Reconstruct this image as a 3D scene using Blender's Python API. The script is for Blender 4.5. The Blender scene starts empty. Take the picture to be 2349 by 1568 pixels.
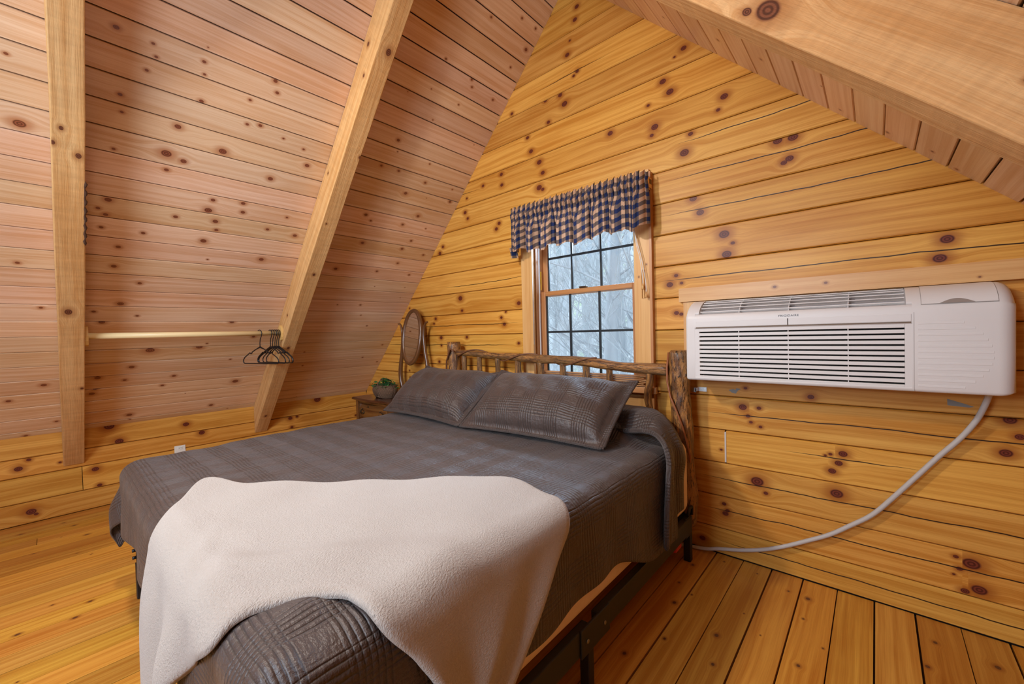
import bpy, bmesh, math, random
import numpy as np
from mathutils import Vector, Matrix
random.seed(7)
SC = bpy.context.scene
COL = SC.collection

# ------------------------------------------------------------------ camera
cam_d = bpy.data.cameras.new('camera'); cam = bpy.data.objects.new('camera', cam_d); COL.objects.link(cam)
_y, _p, _r = -0.727161, -0.0213942, -0.0262043
_f = Vector((math.sin(_y)*math.cos(_p), math.cos(_y)*math.cos(_p), math.sin(_p)))
_R = _f.cross(Vector((0,0,1))).normalized(); _U = _R.cross(_f)
_R2 = math.cos(_r)*_R + math.sin(_r)*_U; _U2 = -math.sin(_r)*_R + math.cos(_r)*_U
H = 1.239
cam.matrix_world = Matrix(((_R2.x,_U2.x,-_f.x,0),(_R2.y,_U2.y,-_f.y,0),(_R2.z,_U2.z,-_f.z,H),(0,0,0,1)))
cam_d.sensor_width = 36; cam_d.lens = 36*937.8/2349; cam_d.clip_start = .02
SC.camera = cam

# ------------------------------------------------------------------ world, lights, exposure
W = bpy.data.worlds.new('world'); SC.world = W; W.use_nodes = True
W.node_tree.nodes['Background'].inputs[0].default_value = (.70,.86,1,1)
W.node_tree.nodes['Background'].inputs[1].default_value = 2.6
def area(name, loc, look, size, power, col, sy=None, spread=None):
    d = bpy.data.lights.new(name, 'AREA'); d.energy = power; d.color = col; d.size = size
    if sy: d.shape = 'RECTANGLE'; d.size_y = sy
    else: d.shape = 'DISK'
    if spread: d.spread = spread
    o = bpy.data.objects.new(name, d); COL.objects.link(o); o.location = loc
    o.rotation_euler = (Vector(look)-Vector(loc)).to_track_quat('-Z','Y').to_euler()
    return o
area('loft_lamp', (-1.72,.05,2.50), (-1.2,1.5,.6), .20, 34, (1,.93,.85))
area('back_window_daylight', (-1.0,-1.75,1.95), (-2.7,.9,1.4), 1.1, 88, (.72,.85,1), 1.1)
area('window_daylight', (-1.52,2.98,2.25), (-1.25,1.2,.65), .8, 120, (.60,.78,1), .8)
SC.view_settings.view_transform = 'Standard'; SC.view_settings.look = 'None'
SC.view_settings.exposure = 0.0; SC.view_settings.gamma = 1; SC.view_settings.use_curve_mapping = False

# ------------------------------------------------------------------ node helpers
def mat(name):
    m = bpy.data.materials.new(name); m.use_nodes = True
    nt = m.node_tree; b = nt.nodes['Principled BSDF']
    return m, nt, b
def N(nt, t, **kw):
    n = nt.nodes.new(t)
    for k, v in kw.items(): setattr(n, k, v)
    return n
def M(nt, op, a, b=None, c=None, clamp=False):
    n = nt.nodes.new('ShaderNodeMath'); n.operation = op; n.use_clamp = clamp
    for i, v in enumerate((a, b, c)):
        if v is None: continue
        if isinstance(v, (int, float)): n.inputs[i].default_value = v
        else: nt.links.new(v, n.inputs[i])
    return n.outputs[0]
def V(nt, op, a, b=None, out=0):
    n = nt.nodes.new('ShaderNodeVectorMath'); n.operation = op
    for i, v in enumerate((a, b)):
        if v is None: continue
        if isinstance(v, (tuple, list)): n.inputs[i].default_value = v
        else: nt.links.new(v, n.inputs[i])
    return n.outputs[out]
def MR(nt, v, a, b, c, d, smooth=True):
    n = nt.nodes.new('ShaderNodeMapRange'); n.interpolation_type = 'SMOOTHSTEP' if smooth else 'LINEAR'
    for i, x in enumerate((v, a, b, c, d)):
        if isinstance(x, (int, float)): n.inputs[i].default_value = x
        else: nt.links.new(x, n.inputs[i])
    return n.outputs[0]
def MIX(nt, f, a, b, blend='MIX'):
    n = nt.nodes.new('ShaderNodeMix'); n.data_type = 'RGBA'; n.blend_type = blend
    for i, v in ((0, f), (6, a), (7, b)):
        if isinstance(v, (int, float)): n.inputs[i].default_value = v
        elif isinstance(v, (tuple, list)): n.inputs[i].default_value = (*v[:3], 1)
        else: nt.links.new(v, n.inputs[i])
    return n.outputs[2]
def CMB(nt, x, y, z=0):
    n = nt.nodes.new('ShaderNodeCombineXYZ')
    for i, v in enumerate((x, y, z)):
        if isinstance(v, (int, float)): n.inputs[i].default_value = v
        else: nt.links.new(v, n.inputs[i])
    return n.outputs[0]
def NOISE(nt, vec, scale=1, detail=3, rough=.5, dist=0):
    n = nt.nodes.new('ShaderNodeTexNoise')
    nt.links.new(vec, n.inputs['Vector'])
    n.inputs['Scale'].default_value = scale; n.inputs['Detail'].default_value = detail
    n.inputs['Roughness'].default_value = rough; n.inputs['Distortion'].default_value = dist
    return n.outputs[0]
def BUMP(nt, b, h, strength, dist=.01):
    n = nt.nodes.new('ShaderNodeBump'); n.inputs['Strength'].default_value = strength; n.inputs['Distance'].default_value = dist
    nt.links.new(h, n.inputs['Height']); nt.links.new(n.outputs[0], b.inputs['Normal'])
def setp(b, **kw):
    nm = dict(col='Base Color', rough='Roughness', metal='Metallic', coat='Coat Weight', croug='Coat Roughness', spec='Specular IOR Level', sheen='Sheen Weight', shr='Sheen Roughness', trans='Transmission Weight', sss='Subsurface Weight')
    for k, v in kw.items():
        b.inputs[nm[k]].default_value = (*v, 1) if isinstance(v, tuple) else v

def wood(name, light, dark, halo, knot, rough=.38, spec=.5, coat=0., bump=.12, sawn=0., tint=.16, gscale=1., crackcol=(.03,.012,.005)):
    m, nt, b = mat(name)
    uvn = N(nt, 'ShaderNodeUVMap', uv_map='uv').outputs[0]
    s = N(nt, 'ShaderNodeSeparateXYZ'); nt.links.new(uvn, s.inputs[0]); u, v = s.outputs[0], s.outputs[1]
    seed = N(nt, 'ShaderNodeAttribute', attribute_name='seed').outputs['Fac']
    kmask = halom = shift = ring = None
    for i in range(4):
        k = N(nt, 'ShaderNodeAttribute', attribute_name='k%d' % i).outputs['Vector']
        ks = N(nt, 'ShaderNodeSeparateXYZ'); nt.links.new(k, ks.inputs[0])
        d = V(nt, 'SUBTRACT', uvn, k); d = V(nt, 'MULTIPLY', d, (.78, 1, 0))
        dist = M(nt, 'DIVIDE', V(nt, 'LENGTH', d, out=1), ks.outputs[2])
        ds = N(nt, 'ShaderNodeSeparateXYZ'); nt.links.new(d, ds.inputs[0])
        km = MR(nt, dist, .60, .86, 1, 0); hm = MR(nt, dist, .7, 2.6, 1, 0)
        fl = MR(nt, dist, .5, 4.5, .92, 0); sh = M(nt, 'MULTIPLY', ds.outputs[1], fl)
        kmask = km if kmask is None else M(nt, 'MAXIMUM', kmask, km)
        halom = hm if halom is None else M(nt, 'MAXIMUM', halom, hm)
        shift = sh if shift is None else M(nt, 'ADD', shift, sh)
        ring = dist if ring is None else M(nt, 'MINIMUM', ring, dist)
    sd = M(nt, 'MULTIPLY', seed, 61.7)
    warp = NOISE(nt, CMB(nt, M(nt, 'MULTIPLY', u, 1.1), M(nt, 'MULTIPLY', v, 3.0), sd), 1, 2)
    vv = M(nt, 'ADD', M(nt, 'SUBTRACT', v, shift), M(nt, 'MULTIPLY', warp, .05))
    g1 = NOISE(nt, CMB(nt, M(nt, 'MULTIPLY', u, .8), M(nt, 'MULTIPLY', vv, 46*gscale), sd), 1, 3, .55)
    g2 = NOISE(nt, CMB(nt, M(nt, 'MULTIPLY', u, 5), M(nt, 'MULTIPLY', vv, 330*gscale), sd), 1, 2, .5)
    br = NOISE(nt, CMB(nt, M(nt, 'MULTIPLY', u, 1.6), M(nt, 'MULTIPLY', v, 7), sd), 1, 3)
    f = M(nt, 'ADD', M(nt, 'MULTIPLY', MR(nt, g1, .34, .68, 0, 1), .62), M(nt, 'MULTIPLY', MR(nt, g2, .35, .68, 0, 1), .28))
    f = M(nt, 'ADD', f, M(nt, 'MULTIPLY', MR(nt, br, .4, .72, 0, 1), .40), clamp=True)
    c = MIX(nt, f, light, dark)
    wn = N(nt, 'ShaderNodeTexWhiteNoise', noise_dimensions='1D'); nt.links.new(sd, wn.inputs['W'])
    tv = MR(nt, wn.outputs[0], 0, 1, 1-tint, 1+tint*.7, False)
    sw = N(nt, 'ShaderNodeSeparateColor'); nt.links.new(wn.outputs[1], sw.inputs[0])
    tg = M(nt, 'MULTIPLY', tv, MR(nt, sw.outputs[1], 0, 1, 1-tint*.5, 1+tint*.3, False))
    tb = M(nt, 'MULTIPLY', tg, MR(nt, sw.outputs[2], 0, 1, 1-tint*.9, 1+tint*.7, False))
    c = MIX(nt, 1, c, CMB(nt, tv, tg, tb), 'MULTIPLY')
    c = MIX(nt, M(nt, 'MULTIPLY', M(nt, 'POWER', halom, 1.6), .72), c, halo)
    rg = M(nt, 'SINE', M(nt, 'MULTIPLY', ring, 19))
    kc = MIX(nt, MR(nt, rg, -1, 1, 0, 1), knot, tuple(x*2.3+.004 for x in knot))
    c = MIX(nt, kmask, c, kc)
    cr = N(nt, 'ShaderNodeAttribute', attribute_name='crk').outputs['Vector']
    cs = N(nt, 'ShaderNodeSeparateXYZ'); nt.links.new(cr, cs.inputs[0])
    wob = M(nt, 'MULTIPLY', M(nt, 'SUBTRACT', NOISE(nt, CMB(nt, M(nt, 'MULTIPLY', u, 1.6), sd, 0), 1, 4, .6), .5), .045)
    dv = M(nt, 'ABSOLUTE', M(nt, 'SUBTRACT', M(nt, 'SUBTRACT', v, cs.outputs[0]), wob))
    e = M(nt, 'MULTIPLY', MR(nt, M(nt, 'SUBTRACT', u, cs.outputs[1]), 0, .3, 0, 1), MR(nt, M(nt, 'SUBTRACT', cs.outputs[2], u), 0, .3, 0, 1))
    cw = M(nt, 'ADD', M(nt, 'MULTIPLY', e, .0030), .00001)
    cm = M(nt, 'MULTIPLY', MR(nt, M(nt, 'DIVIDE', dv, cw), .5, 1.1, 1, 0), M(nt, 'GREATER_THAN', e, .002))
    c = MIX(nt, cm, c, crackcol)
    if sawn:
        sn = NOISE(nt, CMB(nt, M(nt, 'MULTIPLY', u, 45), M(nt, 'MULTIPLY', v, 7), sd), 1, 3, .6)
        sp = NOISE(nt, CMB(nt, M(nt, 'MULTIPLY', u, 9), M(nt, 'MULTIPLY', v, 190), sd), 1, 3, .7)
        sa = M(nt, 'ADD', M(nt, 'MULTIPLY', sn, .6), M(nt, 'MULTIPLY', sp, .6))
        c = MIX(nt, sawn, c, CMB(nt, *[MR(nt, sa, .35, .85, .72, 1.22, False)]*3), 'MULTIPLY')
    nt.links.new(c, b.inputs['Base Color'])
    h = M(nt, 'ADD', M(nt, 'MULTIPLY', g1, .5), M(nt, 'MULTIPLY', g2, .35))
    h = M(nt, 'SUBTRACT', h, M(nt, 'MULTIPLY', cm, 1.5))
    if sawn: h = M(nt, 'ADD', h, M(nt, 'MULTIPLY', sa, 1.6))
    nt.links.new(M(nt, 'ADD', M(nt, 'MULTIPLY', br, .16), rough-.08), b.inputs['Roughness'])
    setp(b, spec=spec, coat=coat, croug=.25)
    BUMP(nt, b, h, bump, .004)
    return m

LOG = wood('pine_log_varnished', (.77,.41,.090), (.53,.215,.028), (.30,.080,.009), (.075,.014,.006), rough=.40, spec=.27, tint=.13)
BRD = wood('pine_board_slope', (.80,.57,.39), (.63,.36,.19), (.42,.17,.07), (.12,.035,.016), rough=.32, tint=.10, spec=.6, gscale=1.2)
FLR = wood('pine_floor_worn', (.70,.355,.060), (.47,.175,.018), (.25,.07,.010), (.060,.018,.007), rough=.36, tint=.24, coat=.1)
BEAM = wood('rough_sawn_timber', (.73,.45,.20), (.57,.29,.10), (.36,.15,.045), (.085,.026,.010), rough=.75, spec=.25, bump=.4, sawn=.6, tint=.05)
TRIM = wood('pine_trim_pale', (.76,.46,.18), (.62,.31,.095), (.40,.17,.05), (.12,.04,.015), rough=.4, tint=.06)
SASHW = wood('fir_sash', (.56,.27,.10), (.42,.165,.050), (.30,.1,.03), (.1,.03,.01), rough=.4, tint=.05)
OAK = wood('dark_oak', (.24,.105,.030), (.095,.034,.010), (.06,.02,.006), (.02,.006,.003), rough=.28, coat=.4, tint=.12, gscale=.8)
TOPW = wood('dark_walnut_top', (.12,.042,.018), (.055,.018,.008), (.03,.01,.004), (.01,.004,.002), rough=.16, coat=.5, tint=.05)

def simple(name, col, rough=.5, **kw):
    m, nt, b = mat(name); setp(b, col=col, rough=rough, **kw); return m
DARK = simple('dark_gap', (.035,.016,.008), .9)
DARK2 = simple('subfloor_dust', (.075,.05,.04), .9)

# ------------------------------------------------------------------ object helpers
def link(name, me, parent=None, m=None):
    o = bpy.data.objects.new(name, me); COL.objects.link(o)
    if parent: o.parent = parent
    if m is not None and me is not None and not me.materials: me.materials.append(m)
    return o
def empty(name, loc=(0,0,0), rz=0):
    o = bpy.data.objects.new(name, None); COL.objects.link(o); o.location = loc; o.rotation_euler = (0,0,rz); o.empty_display_size = .1
    return o
def tag(o, label=None, cat=None, group=None, kind=None):
    for k, v in (('label',label),('category',cat),('group',group),('kind',kind)):
        if v: o[k] = v
    return o
def addattrs(me, seed, kn=None, crk=(9,9,9)):
    n = len(me.polygons)
    a = me.attributes.new('seed', 'FLOAT', 'FACE'); a.data.foreach_set('value', [seed]*n)
    c = me.attributes.new('crk', 'FLOAT_VECTOR', 'FACE'); c.data.foreach_set('vector', list(crk)*n)
    for i in range(4):
        k = me.attributes.new('k%d' % i, 'FLOAT_VECTOR', 'FACE')
        fl = []
        for j in range(n): fl += list(kn[j][i]) if kn else [99,99,.001]
        k.data.foreach_set('vector', fl)
def plank(name, parent, O, eu, ev, en, uL, uR, w, th, m, knots=(), crk=None, cham=.005, seed=None, back=False, g=.0017):
    """board: front face at O + u*eu + v*ev, uL/uR = (end at v=0, end at v=w)"""
    O, eu, ev, en = map(Vector, (O, eu, ev, en))
    seed = random.random() if seed is None else seed
    lo, hi = min(uL), max(uR)
    kn = sorted([k for k in knots if lo-.1 < k[0] < hi+.1])
    cuts = [max(uL)+1e-4] if uL[0] != uL[1] else []
    ks = [k for k in kn if max(uL)+.02 < k[0] < min(uR)-.02]
    cuts += [(a[0]+b[0])/2 for a, b in zip(ks, ks[1:]) if b[0]-a[0] > .01]
    if uR[0] != uR[1]: cuts.append(min(uR)-1e-4)
    cuts = sorted(c for c in cuts if max(uL) < c < min(uR))
    prof = [(g, -th), (g, -cham), (cham, 0), (w-cham, 0), (w-g, -cham), (w-g, -th)]
    st = ['L']+cuts+['R']; vs = []; uvs = []
    for s in st:
        for pv, pn in prof:
            t = pv/w
            u = uL[0]+(uL[1]-uL[0])*t+.0008 if s == 'L' else (uR[0]+(uR[1]-uR[0])*t-.0008 if s == 'R' else s)
            vs.append(O+eu*u+ev*pv+en*(pn+0)); uvs.append((u, pv + (-pn if pn < -cham else 0)))
    n = len(prof); fs = []; fk = []
    flip = eu.cross(ev).dot(en) < 0
    us = [max(uL)]+cuts+[min(uR)]
    for i in range(len(st)-1):
        mid = (us[i]+us[i+1])/2
        near = sorted(kn, key=lambda k: abs(k[0]-mid))[:4]
        near = [tuple(k) for k in near]+[(99,99,.001)]*(4-len(near))
        for j in range(n-1):
            q = [i*n+j, (i+1)*n+j, (i+1)*n+j+1, i*n+j+1]
            fs.append(q[::-1] if flip else q); fk.append(near)
        if back:
            q = [i*n+n-1, (i+1)*n+n-1, (i+1)*n, i*n]; fs.append(q[::-1] if flip else q); fk.append(near)
    e0 = list(range(n)); e1 = [(len(st)-1)*n+j for j in range(n)]
    fs.append(e0 if flip else e0[::-1]) ; fs.append(e1[::-1] if flip else e1)
    fk += [[(99,99,.001)]*4]*2
    fs = [q[::-1] for q in fs] if False else fs
    me = bpy.data.meshes.new(name); me.from_pydata(vs, [], fs)
    ul = me.uv_layers.new(name='uv')
    ul.data.foreach_set('uv', [x for p in me.polygons for vi in p.vertices for x in uvs[vi]])
    addattrs(me, seed, fk, crk or (9,9,9))
    return link(name, me, parent, m)

class MB:
    """collects simple shapes and links them as ONE mesh"""
    def __init__(s): s.v = []; s.f = []; s.uv = []; s.sm = []
    def quadset(s, vs, fs, uvf=None, smooth=False):
        o = len(s.v); s.v += [Vector(x) for x in vs]
        for i, q in enumerate(fs):
            s.f.append([o+k for k in q]); s.sm.append(smooth)
            s.uv.append(uvf[i] if uvf else None)
        return s
    def box(s, a, b, ax=0, rot=None, piv=None, bev=0):
        x0,y0,z0 = [min(a[i],b[i]) for i in range(3)]; x1,y1,z1 = [max(a[i],b[i]) for i in range(3)]
        c = [(x0,y0,z0),(x1,y0,z0),(x1,y1,z0),(x0,y1,z0),(x0,y0,z1),(x1,y0,z1),(x1,y1,z1),(x0,y1,z1)]
        fs = [(0,3,2,1),(4,5,6,7),(0,1,5,4),(1,2,6,5),(2,3,7,6),(3,0,4,7)]
        uvf = []
        for q in fs:
            pts = [Vector(c[k]) for k in q]; n = (pts[1]-pts[0]).cross(pts[2]-pts[0])
            na = max(range(3), key=lambda i: abs(n[i])); oth = [i for i in range(3) if i != ax]
            va = [i for i in oth if i != na] ; va = va[0] if na != ax else oth[0]
            ua = ax if na != ax else oth[1]
            uvf.append([(p[ua], p[va]+na*.37) for p in pts])
        if rot is not None:
            piv = Vector(piv or (0,0,0)); c = [rot @ (Vector(p)-piv)+piv for p in c]
        return s.quadset(c, fs, uvf)
    def tube(s, pts, r, n=10, caps=True, closed=False):
        pts = [Vector(p) for p in pts]; m = len(pts)
        rs = r if isinstance(r, (list, tuple)) else [r]*m
        vs = []; up = None; uvs = []; L = 0
        for i, p in enumerate(pts):
            a = pts[(i-1) % m] if (i or closed) else p; b_ = pts[(i+1) % m] if (i < m-1 or closed) else p
            t = (b_-a).normalized()
            if up is None: up = t.orthogonal().normalized()
            up = (up-t*up.dot(t)).normalized(); sd = t.cross(up)
            if i: L += (p-pts[i-1]).length
            for k in range(n):
                an = 2*math.pi*k/n
                rr = rs[i](an) if callable(rs[i]) else rs[i]
                vs.append(p+(up*math.cos(an)+sd*math.sin(an))*rr); uvs.append((L, an*.03))
        fs = []; uvf = []
        for i in range(m if closed else m-1):
            for k in range(n):
                q = (i*n+k, i*n+(k+1) % n, ((i+1) % m)*n+(k+1) % n, ((i+1) % m)*n+k)
                fs.append(q); u4 = [uvs[x] for x in q]
                if k == n-1: u4 = [u4[0], (u4[1][0], 2*math.pi*.03), (u4[2][0], 2*math.pi*.03), u4[3]]
                uvf.append(u4)
        s.quadset(vs, fs, uvf, True)
        if caps and not closed:
            o = len(s.v)-len(vs)
            s.f.append([o+k for k in range(n)][::-1]); s.uv.append([(math.cos(6.283*k/n)*.03, math.sin(6.283*k/n)*.03+.5) for k in range(n)][::-1]); s.sm.append(False)
            s.f.append([o+(m-1)*n+k for k in range(n)]); s.uv.append([(math.cos(6.283*k/n)*.03, math.sin(6.283*k/n)*.03+.5) for k in range(n)]); s.sm.append(False)
        return s
    def grid(s, P, UVg=None, smooth=True, flip=False, wrap=False):
        nu, nv = len(P), len(P[0]); vs = [p for row in P for p in row]; fs = []; uvf = []
        for i in range(nu-1):
            for j in range(nv if wrap else nv-1):
                j2 = (j+1) % nv
                q = (i*nv+j, (i+1)*nv+j, (i+1)*nv+j2, i*nv+j2)
                if flip: q = q[::-1]
                fs.append(q)
                if UVg: uvf.append([UVg[x//nv][x % nv] for x in q])
        return s.quadset(vs, fs, uvf if UVg else None, smooth)
    def build(s, name, m, parent=None, bevel=0, seed=None, seg=2, solid=0, offset=0):
        me = bpy.data.meshes.new(name); me.from_pydata(s.v, [], s.f)
        ul = me.uv_layers.new(name='uv'); li = 0
        for p, u in zip(me.polygons, s.uv):
            p.use_smooth = s.sm[p.index]
            for k in range(p.loop_total):
                co = me.vertices[p.vertices[k]].co
                ul.data[p.loop_start+k].uv = u[k] if u else (co.x, co.z)
        addattrs(me, random.random() if seed is None else seed)
        o = link(name, me, parent, m)
        if bevel:
            b = o.modifiers.new('bevel', 'BEVEL'); b.width = bevel; b.segments = seg; b.limit_method = 'ANGLE'; b.angle_limit = .7
        if solid:
            q = o.modifiers.new('solid', 'SOLIDIFY'); q.thickness = solid; q.offset = offset
        return o
def box(name, a, b, m, parent=None, ax=0, bevel=0, rot=None, piv=None, seed=None):
    return MB().box(a, b, ax, rot, piv).build(name, m, parent, bevel, seed)
GK=[(-1.479,3.406,0.0175),(-1.496,3.329,0.0175),(-1.563,3.127,0.0179),(-1.540,3.212,0.0089),(-1.487,2.984,0.0146),(-1.515,2.965,0.0118),(-1.628,2.882,0.0182),(-1.594,2.809,0.0240),(-1.756,2.894,0.0156),(-2.076,2.920,0.0134),(-1.734,2.734,0.0155),(-0.794,2.807,0.0171),(-0.845,2.781,0.0074),(-0.914,2.673,0.0202),(-0.874,2.599,0.0225),(-1.003,2.570,0.0104),(-0.591,2.459,0.0207),(-0.621,2.400,0.0116),(-0.966,2.431,0.0231),(-0.985,2.388,0.0129),(-1.254,2.492,0.0194),(-0.764,2.322,0.0146),(-0.799,2.229,0.0270),(-0.355,2.149,0.0214),(-0.292,2.146,0.0231),(-0.307,2.049,0.0190),(-0.330,2.035,0.0149),(-0.756,1.963,0.0219),(-0.720,1.878,0.0217),(-0.601,1.737,0.0279),(-0.560,1.684,0.0115),(-0.590,1.629,0.0255),(0.217,1.571,0.0228),(0.196,1.497,0.0230),(-1.824,2.478,0.0222),(-1.795,2.394,0.0189),(-1.830,2.296,0.0255),(-1.798,2.276,0.0158),(-1.898,2.580,0.0194),(-1.928,2.689,0.0162),(-2.202,2.494,0.0172),(-2.200,2.411,0.0172),(-2.410,2.458,0.0144),(-2.610,2.402,0.0112),(-2.637,2.287,0.0188),(-2.606,2.231,0.0149),(-2.240,2.118,0.0174),(-2.272,2.079,0.0175),(-2.950,2.044,0.0159),(-2.997,1.991,0.0201),(-2.731,1.558,0.0269),(-2.713,1.449,0.0153),(-2.055,1.469,0.0202),(-2.194,1.410,0.0104),(-2.243,1.367,0.0140),(-2.212,1.313,0.0174),(-3.014,1.215,0.0202),(-2.660,1.215,0.0152),(-2.066,1.160,0.0135),(-3.051,0.991,0.0163),(-0.894,1.497,0.0203),(-0.857,1.546,0.0126),(-0.827,1.500,0.0100),(-0.858,1.331,0.0151),(-0.831,1.323,0.0125),(-0.524,0.819,0.0206),(-0.450,0.821,0.0112),(-0.500,0.775,0.0114),(-0.487,0.744,0.0091),(-0.444,0.725,0.0090),(-0.233,0.897,0.0146),(-0.510,0.920,0.0091),(-0.161,0.635,0.0082),(-0.180,0.626,0.0062),(-0.115,0.644,0.0181),(-0.131,0.598,0.0162),(-0.155,0.557,0.0163),(-0.462,0.439,0.0316),(-0.424,0.387,0.0112),(-0.139,0.454,0.0264),(-0.621,0.281,0.0119),(-0.631,0.576,0.0071),(0.403,0.800,0.0147),(0.369,0.733,0.0199),(0.379,0.861,0.0198),(-0.604,0.248,0.0118),(-0.615,0.230,0.0166),(-0.736,0.058,0.0172),(0.280,0.274,0.0278),(0.238,0.289,0.0088),(0.248,0.243,0.0105),(0.301,0.177,0.0241),(0.263,0.158,0.0140),(0.232,0.215,0.0053),(-3.087,1.393,0.0164),(-3.114,1.348,0.0123),(-3.013,1.143,0.0121),(-0.280,1.428,0.0084),(-0.088,1.412,0.0079)]
SK=[(0.233,2.766,0.0118),(0.357,2.758,0.0073),(0.371,2.706,0.0074),(0.549,2.765,0.0089),(0.557,2.708,0.0068),(0.864,2.807,0.0111),(0.884,2.752,0.0100),(0.477,2.408,0.0153),(0.442,2.247,0.0241),(0.517,2.226,0.0149),(0.684,2.339,0.0205),(0.449,2.154,0.0111),(1.135,2.392,0.0145),(0.949,2.245,0.0155),(0.774,2.531,0.0089),(0.837,2.547,0.0103),(0.225,1.913,0.0156),(0.187,1.853,0.0096),(0.217,1.820,0.0110),(0.677,2.025,0.0122),(0.662,1.951,0.0206),(0.707,1.882,0.0155),(0.720,1.821,0.0114),(0.833,2.041,0.0128),(0.841,1.979,0.0129),(0.512,1.872,0.0120),(0.201,1.736,0.0099),(0.375,1.732,0.0105),(0.663,1.729,0.0172),(0.258,1.478,0.0133),(0.273,1.618,0.0117),(0.378,1.362,0.0113),(0.296,1.191,0.0170),(1.002,1.883,0.0107),(1.182,1.867,0.0145),(1.010,1.635,0.0160),(-0.065,2.222,0.0221),(-0.087,2.508,0.0074),(1.612,2.540,0.0096),(1.664,2.748,0.0126),(1.881,2.391,0.0140),(2.072,2.227,0.0150),(1.633,2.141,0.0138),(1.690,1.895,0.0145),(1.552,1.620,0.0146),(0.559,2.574,0.0105),(0.254,2.483,0.0096),(0.177,1.122,0.0107),(0.214,1.034,0.0159),(0.462,0.768,0.0274),(0.745,0.784,0.0220),(0.919,1.040,0.0162),(0.201,0.518,0.0173),(0.340,0.475,0.0111),(0.618,0.481,0.0134),(1.044,0.354,0.0233),(0.190,0.405,0.0122),(0.372,0.607,0.0165),(0.174,0.358,0.0163),(0.556,0.382,0.0119),(1.092,0.881,0.0125),(-0.046,0.485,0.0151),(0.380,0.071,0.0180),(0.905,0.069,0.0151),(-0.037,1.145,0.0089),(-0.199,0.358,0.0123),(1.964,3.684,0.0075),(2.189,3.792,0.0078),(2.336,3.661,0.0138),(2.279,3.514,0.0084),(2.019,3.314,0.0094),(2.045,3.274,0.0082),(2.260,3.271,0.0086),(1.754,2.542,0.0107),(1.879,2.389,0.0135),(2.006,2.516,0.0106),(2.072,2.228,0.0145),(2.310,2.422,0.0140),(1.967,2.123,0.0112),(2.058,1.897,0.0134),(2.111,1.989,0.0109),(2.078,1.746,0.0103),(1.914,1.637,0.0101),(2.247,1.635,0.0099),(2.297,1.868,0.0106),(1.688,2.100,0.0090)]
KK=[(0.270,0.604,0.0322),(0.322,0.476,0.0274),(-0.136,0.445,0.0128),(-0.184,0.393,0.0218),(0.185,0.294,0.0215),(0.204,0.167,0.0152),(0.009,0.390,0.0091),(0.738,0.533,0.0229),(0.845,0.440,0.0234),(1.571,0.440,0.0219),(1.635,0.446,0.0136),(1.583,0.348,0.0152),(-0.137,0.080,0.0274),(-0.115,0.057,0.0123),(1.844,0.593,0.0369)]

# ------------------------------------------------------------------ room shell
YG, YB, XL, XR = 2.40, -3.0, -4.42, 1.45
LS, RS = math.hypot(1,1.046), math.hypot(1,.995)
def xl(z): return -4.40+(z-.63)/1.046
def xr(z): return -1.264+(3.33-z)/.995
ZT = 3.607; XA = xl(ZT)
def struct(o): o['kind'] = 'structure'; return o
def rndk(u0, u1, w, dens, avoid, rmin=.005, rmax=.013):
    out = []
    for _ in range(int((u1-u0)*dens+random.random())):
        k = (random.uniform(u0, u1), random.uniform(.01, w-.01), random.uniform(rmin, rmax))
        if all(abs(k[0]-a[0]) > .12 for a in list(avoid)+out): out.append(k)
    return out

# gable wall with the window
gw = MB()
gw.box((-4.6,YG+.065,-.1),(-1.95,YG+.16,3.75)); gw.box((-1.09,YG+.065,-.1),(1.6,YG+.16,3.75))
gw.box((-1.95,YG+.065,-.1),(-1.09,YG+.16,.868)); gw.box((-1.95,YG+.065,2.16),(-1.09,YG+.16,3.75))
wall_gable = struct(gw.build('wall_gable', DARK))
ZR = [0,.14,.319,.503,.684,.868,1.05,1.234,1.42,1.607,1.79,1.975,2.16,2.345,2.53,2.715,2.90,3.09,3.27,3.46,3.60]
CRK = {8:(.105,-1.0,1.4),10:(.106,-.98,1.4),11:(.12,-.95,.6),9:(.06,-3.0,-1.9),7:(.09,-3.6,-2.0),12:(.125,-.9,.1),2:(.10,-.8,1.4),1:(.11,-.8,1.4),4:(.09,-.75,1.4),0:(.07,-.7,1.4),6:(.1,-4,-2.1),3:(.12,-.4,.2),5:(.10,-4,-2.0),13:(.1,-3,-2.4),16:(.09,-1.9,-1.2)}
for i in range(20):
    z0, z1 = ZR[i], ZR[i+1]; w = z1-z0
    kn = [(x, z-z0, r) for x, z, r in GK if z0 < z <= z1]
    kn += rndk(-4.4, -3.1, w, 1.5, kn)+rndk(.45, 1.4, w, 1.5, kn)
    L = (max(XL, xl(z0))-.03, max(XL, xl(z1))-.03); R = (min(XR, xr(z0))+.03, min(XR, xr(z1))+.03)
    spans = [(L, R)]
    if .86 < z0 < 2.1: spans = [(L, (-1.95,-1.95)), ((-1.09,-1.09), R)]
    if i == 3: spans = [(L, (-.6125,-.6125)), ((-.6065,-.6065), R)]
    for a, b in spans:
        ck = CRK.get(i)
        plank('plank', wall_gable, (0,YG,z0), (1,0,0), (0,0,1), (0,-1,0), a, b, w, .06, LOG, kn, ck, cham=.0065)
caulk = simple('caulk', (.62,.56,.50), .8)
box('caulk_joint', (-.6135,YG-.003,.512), (-.6055,YG+.01,.676), caulk, wall_gable)

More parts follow.
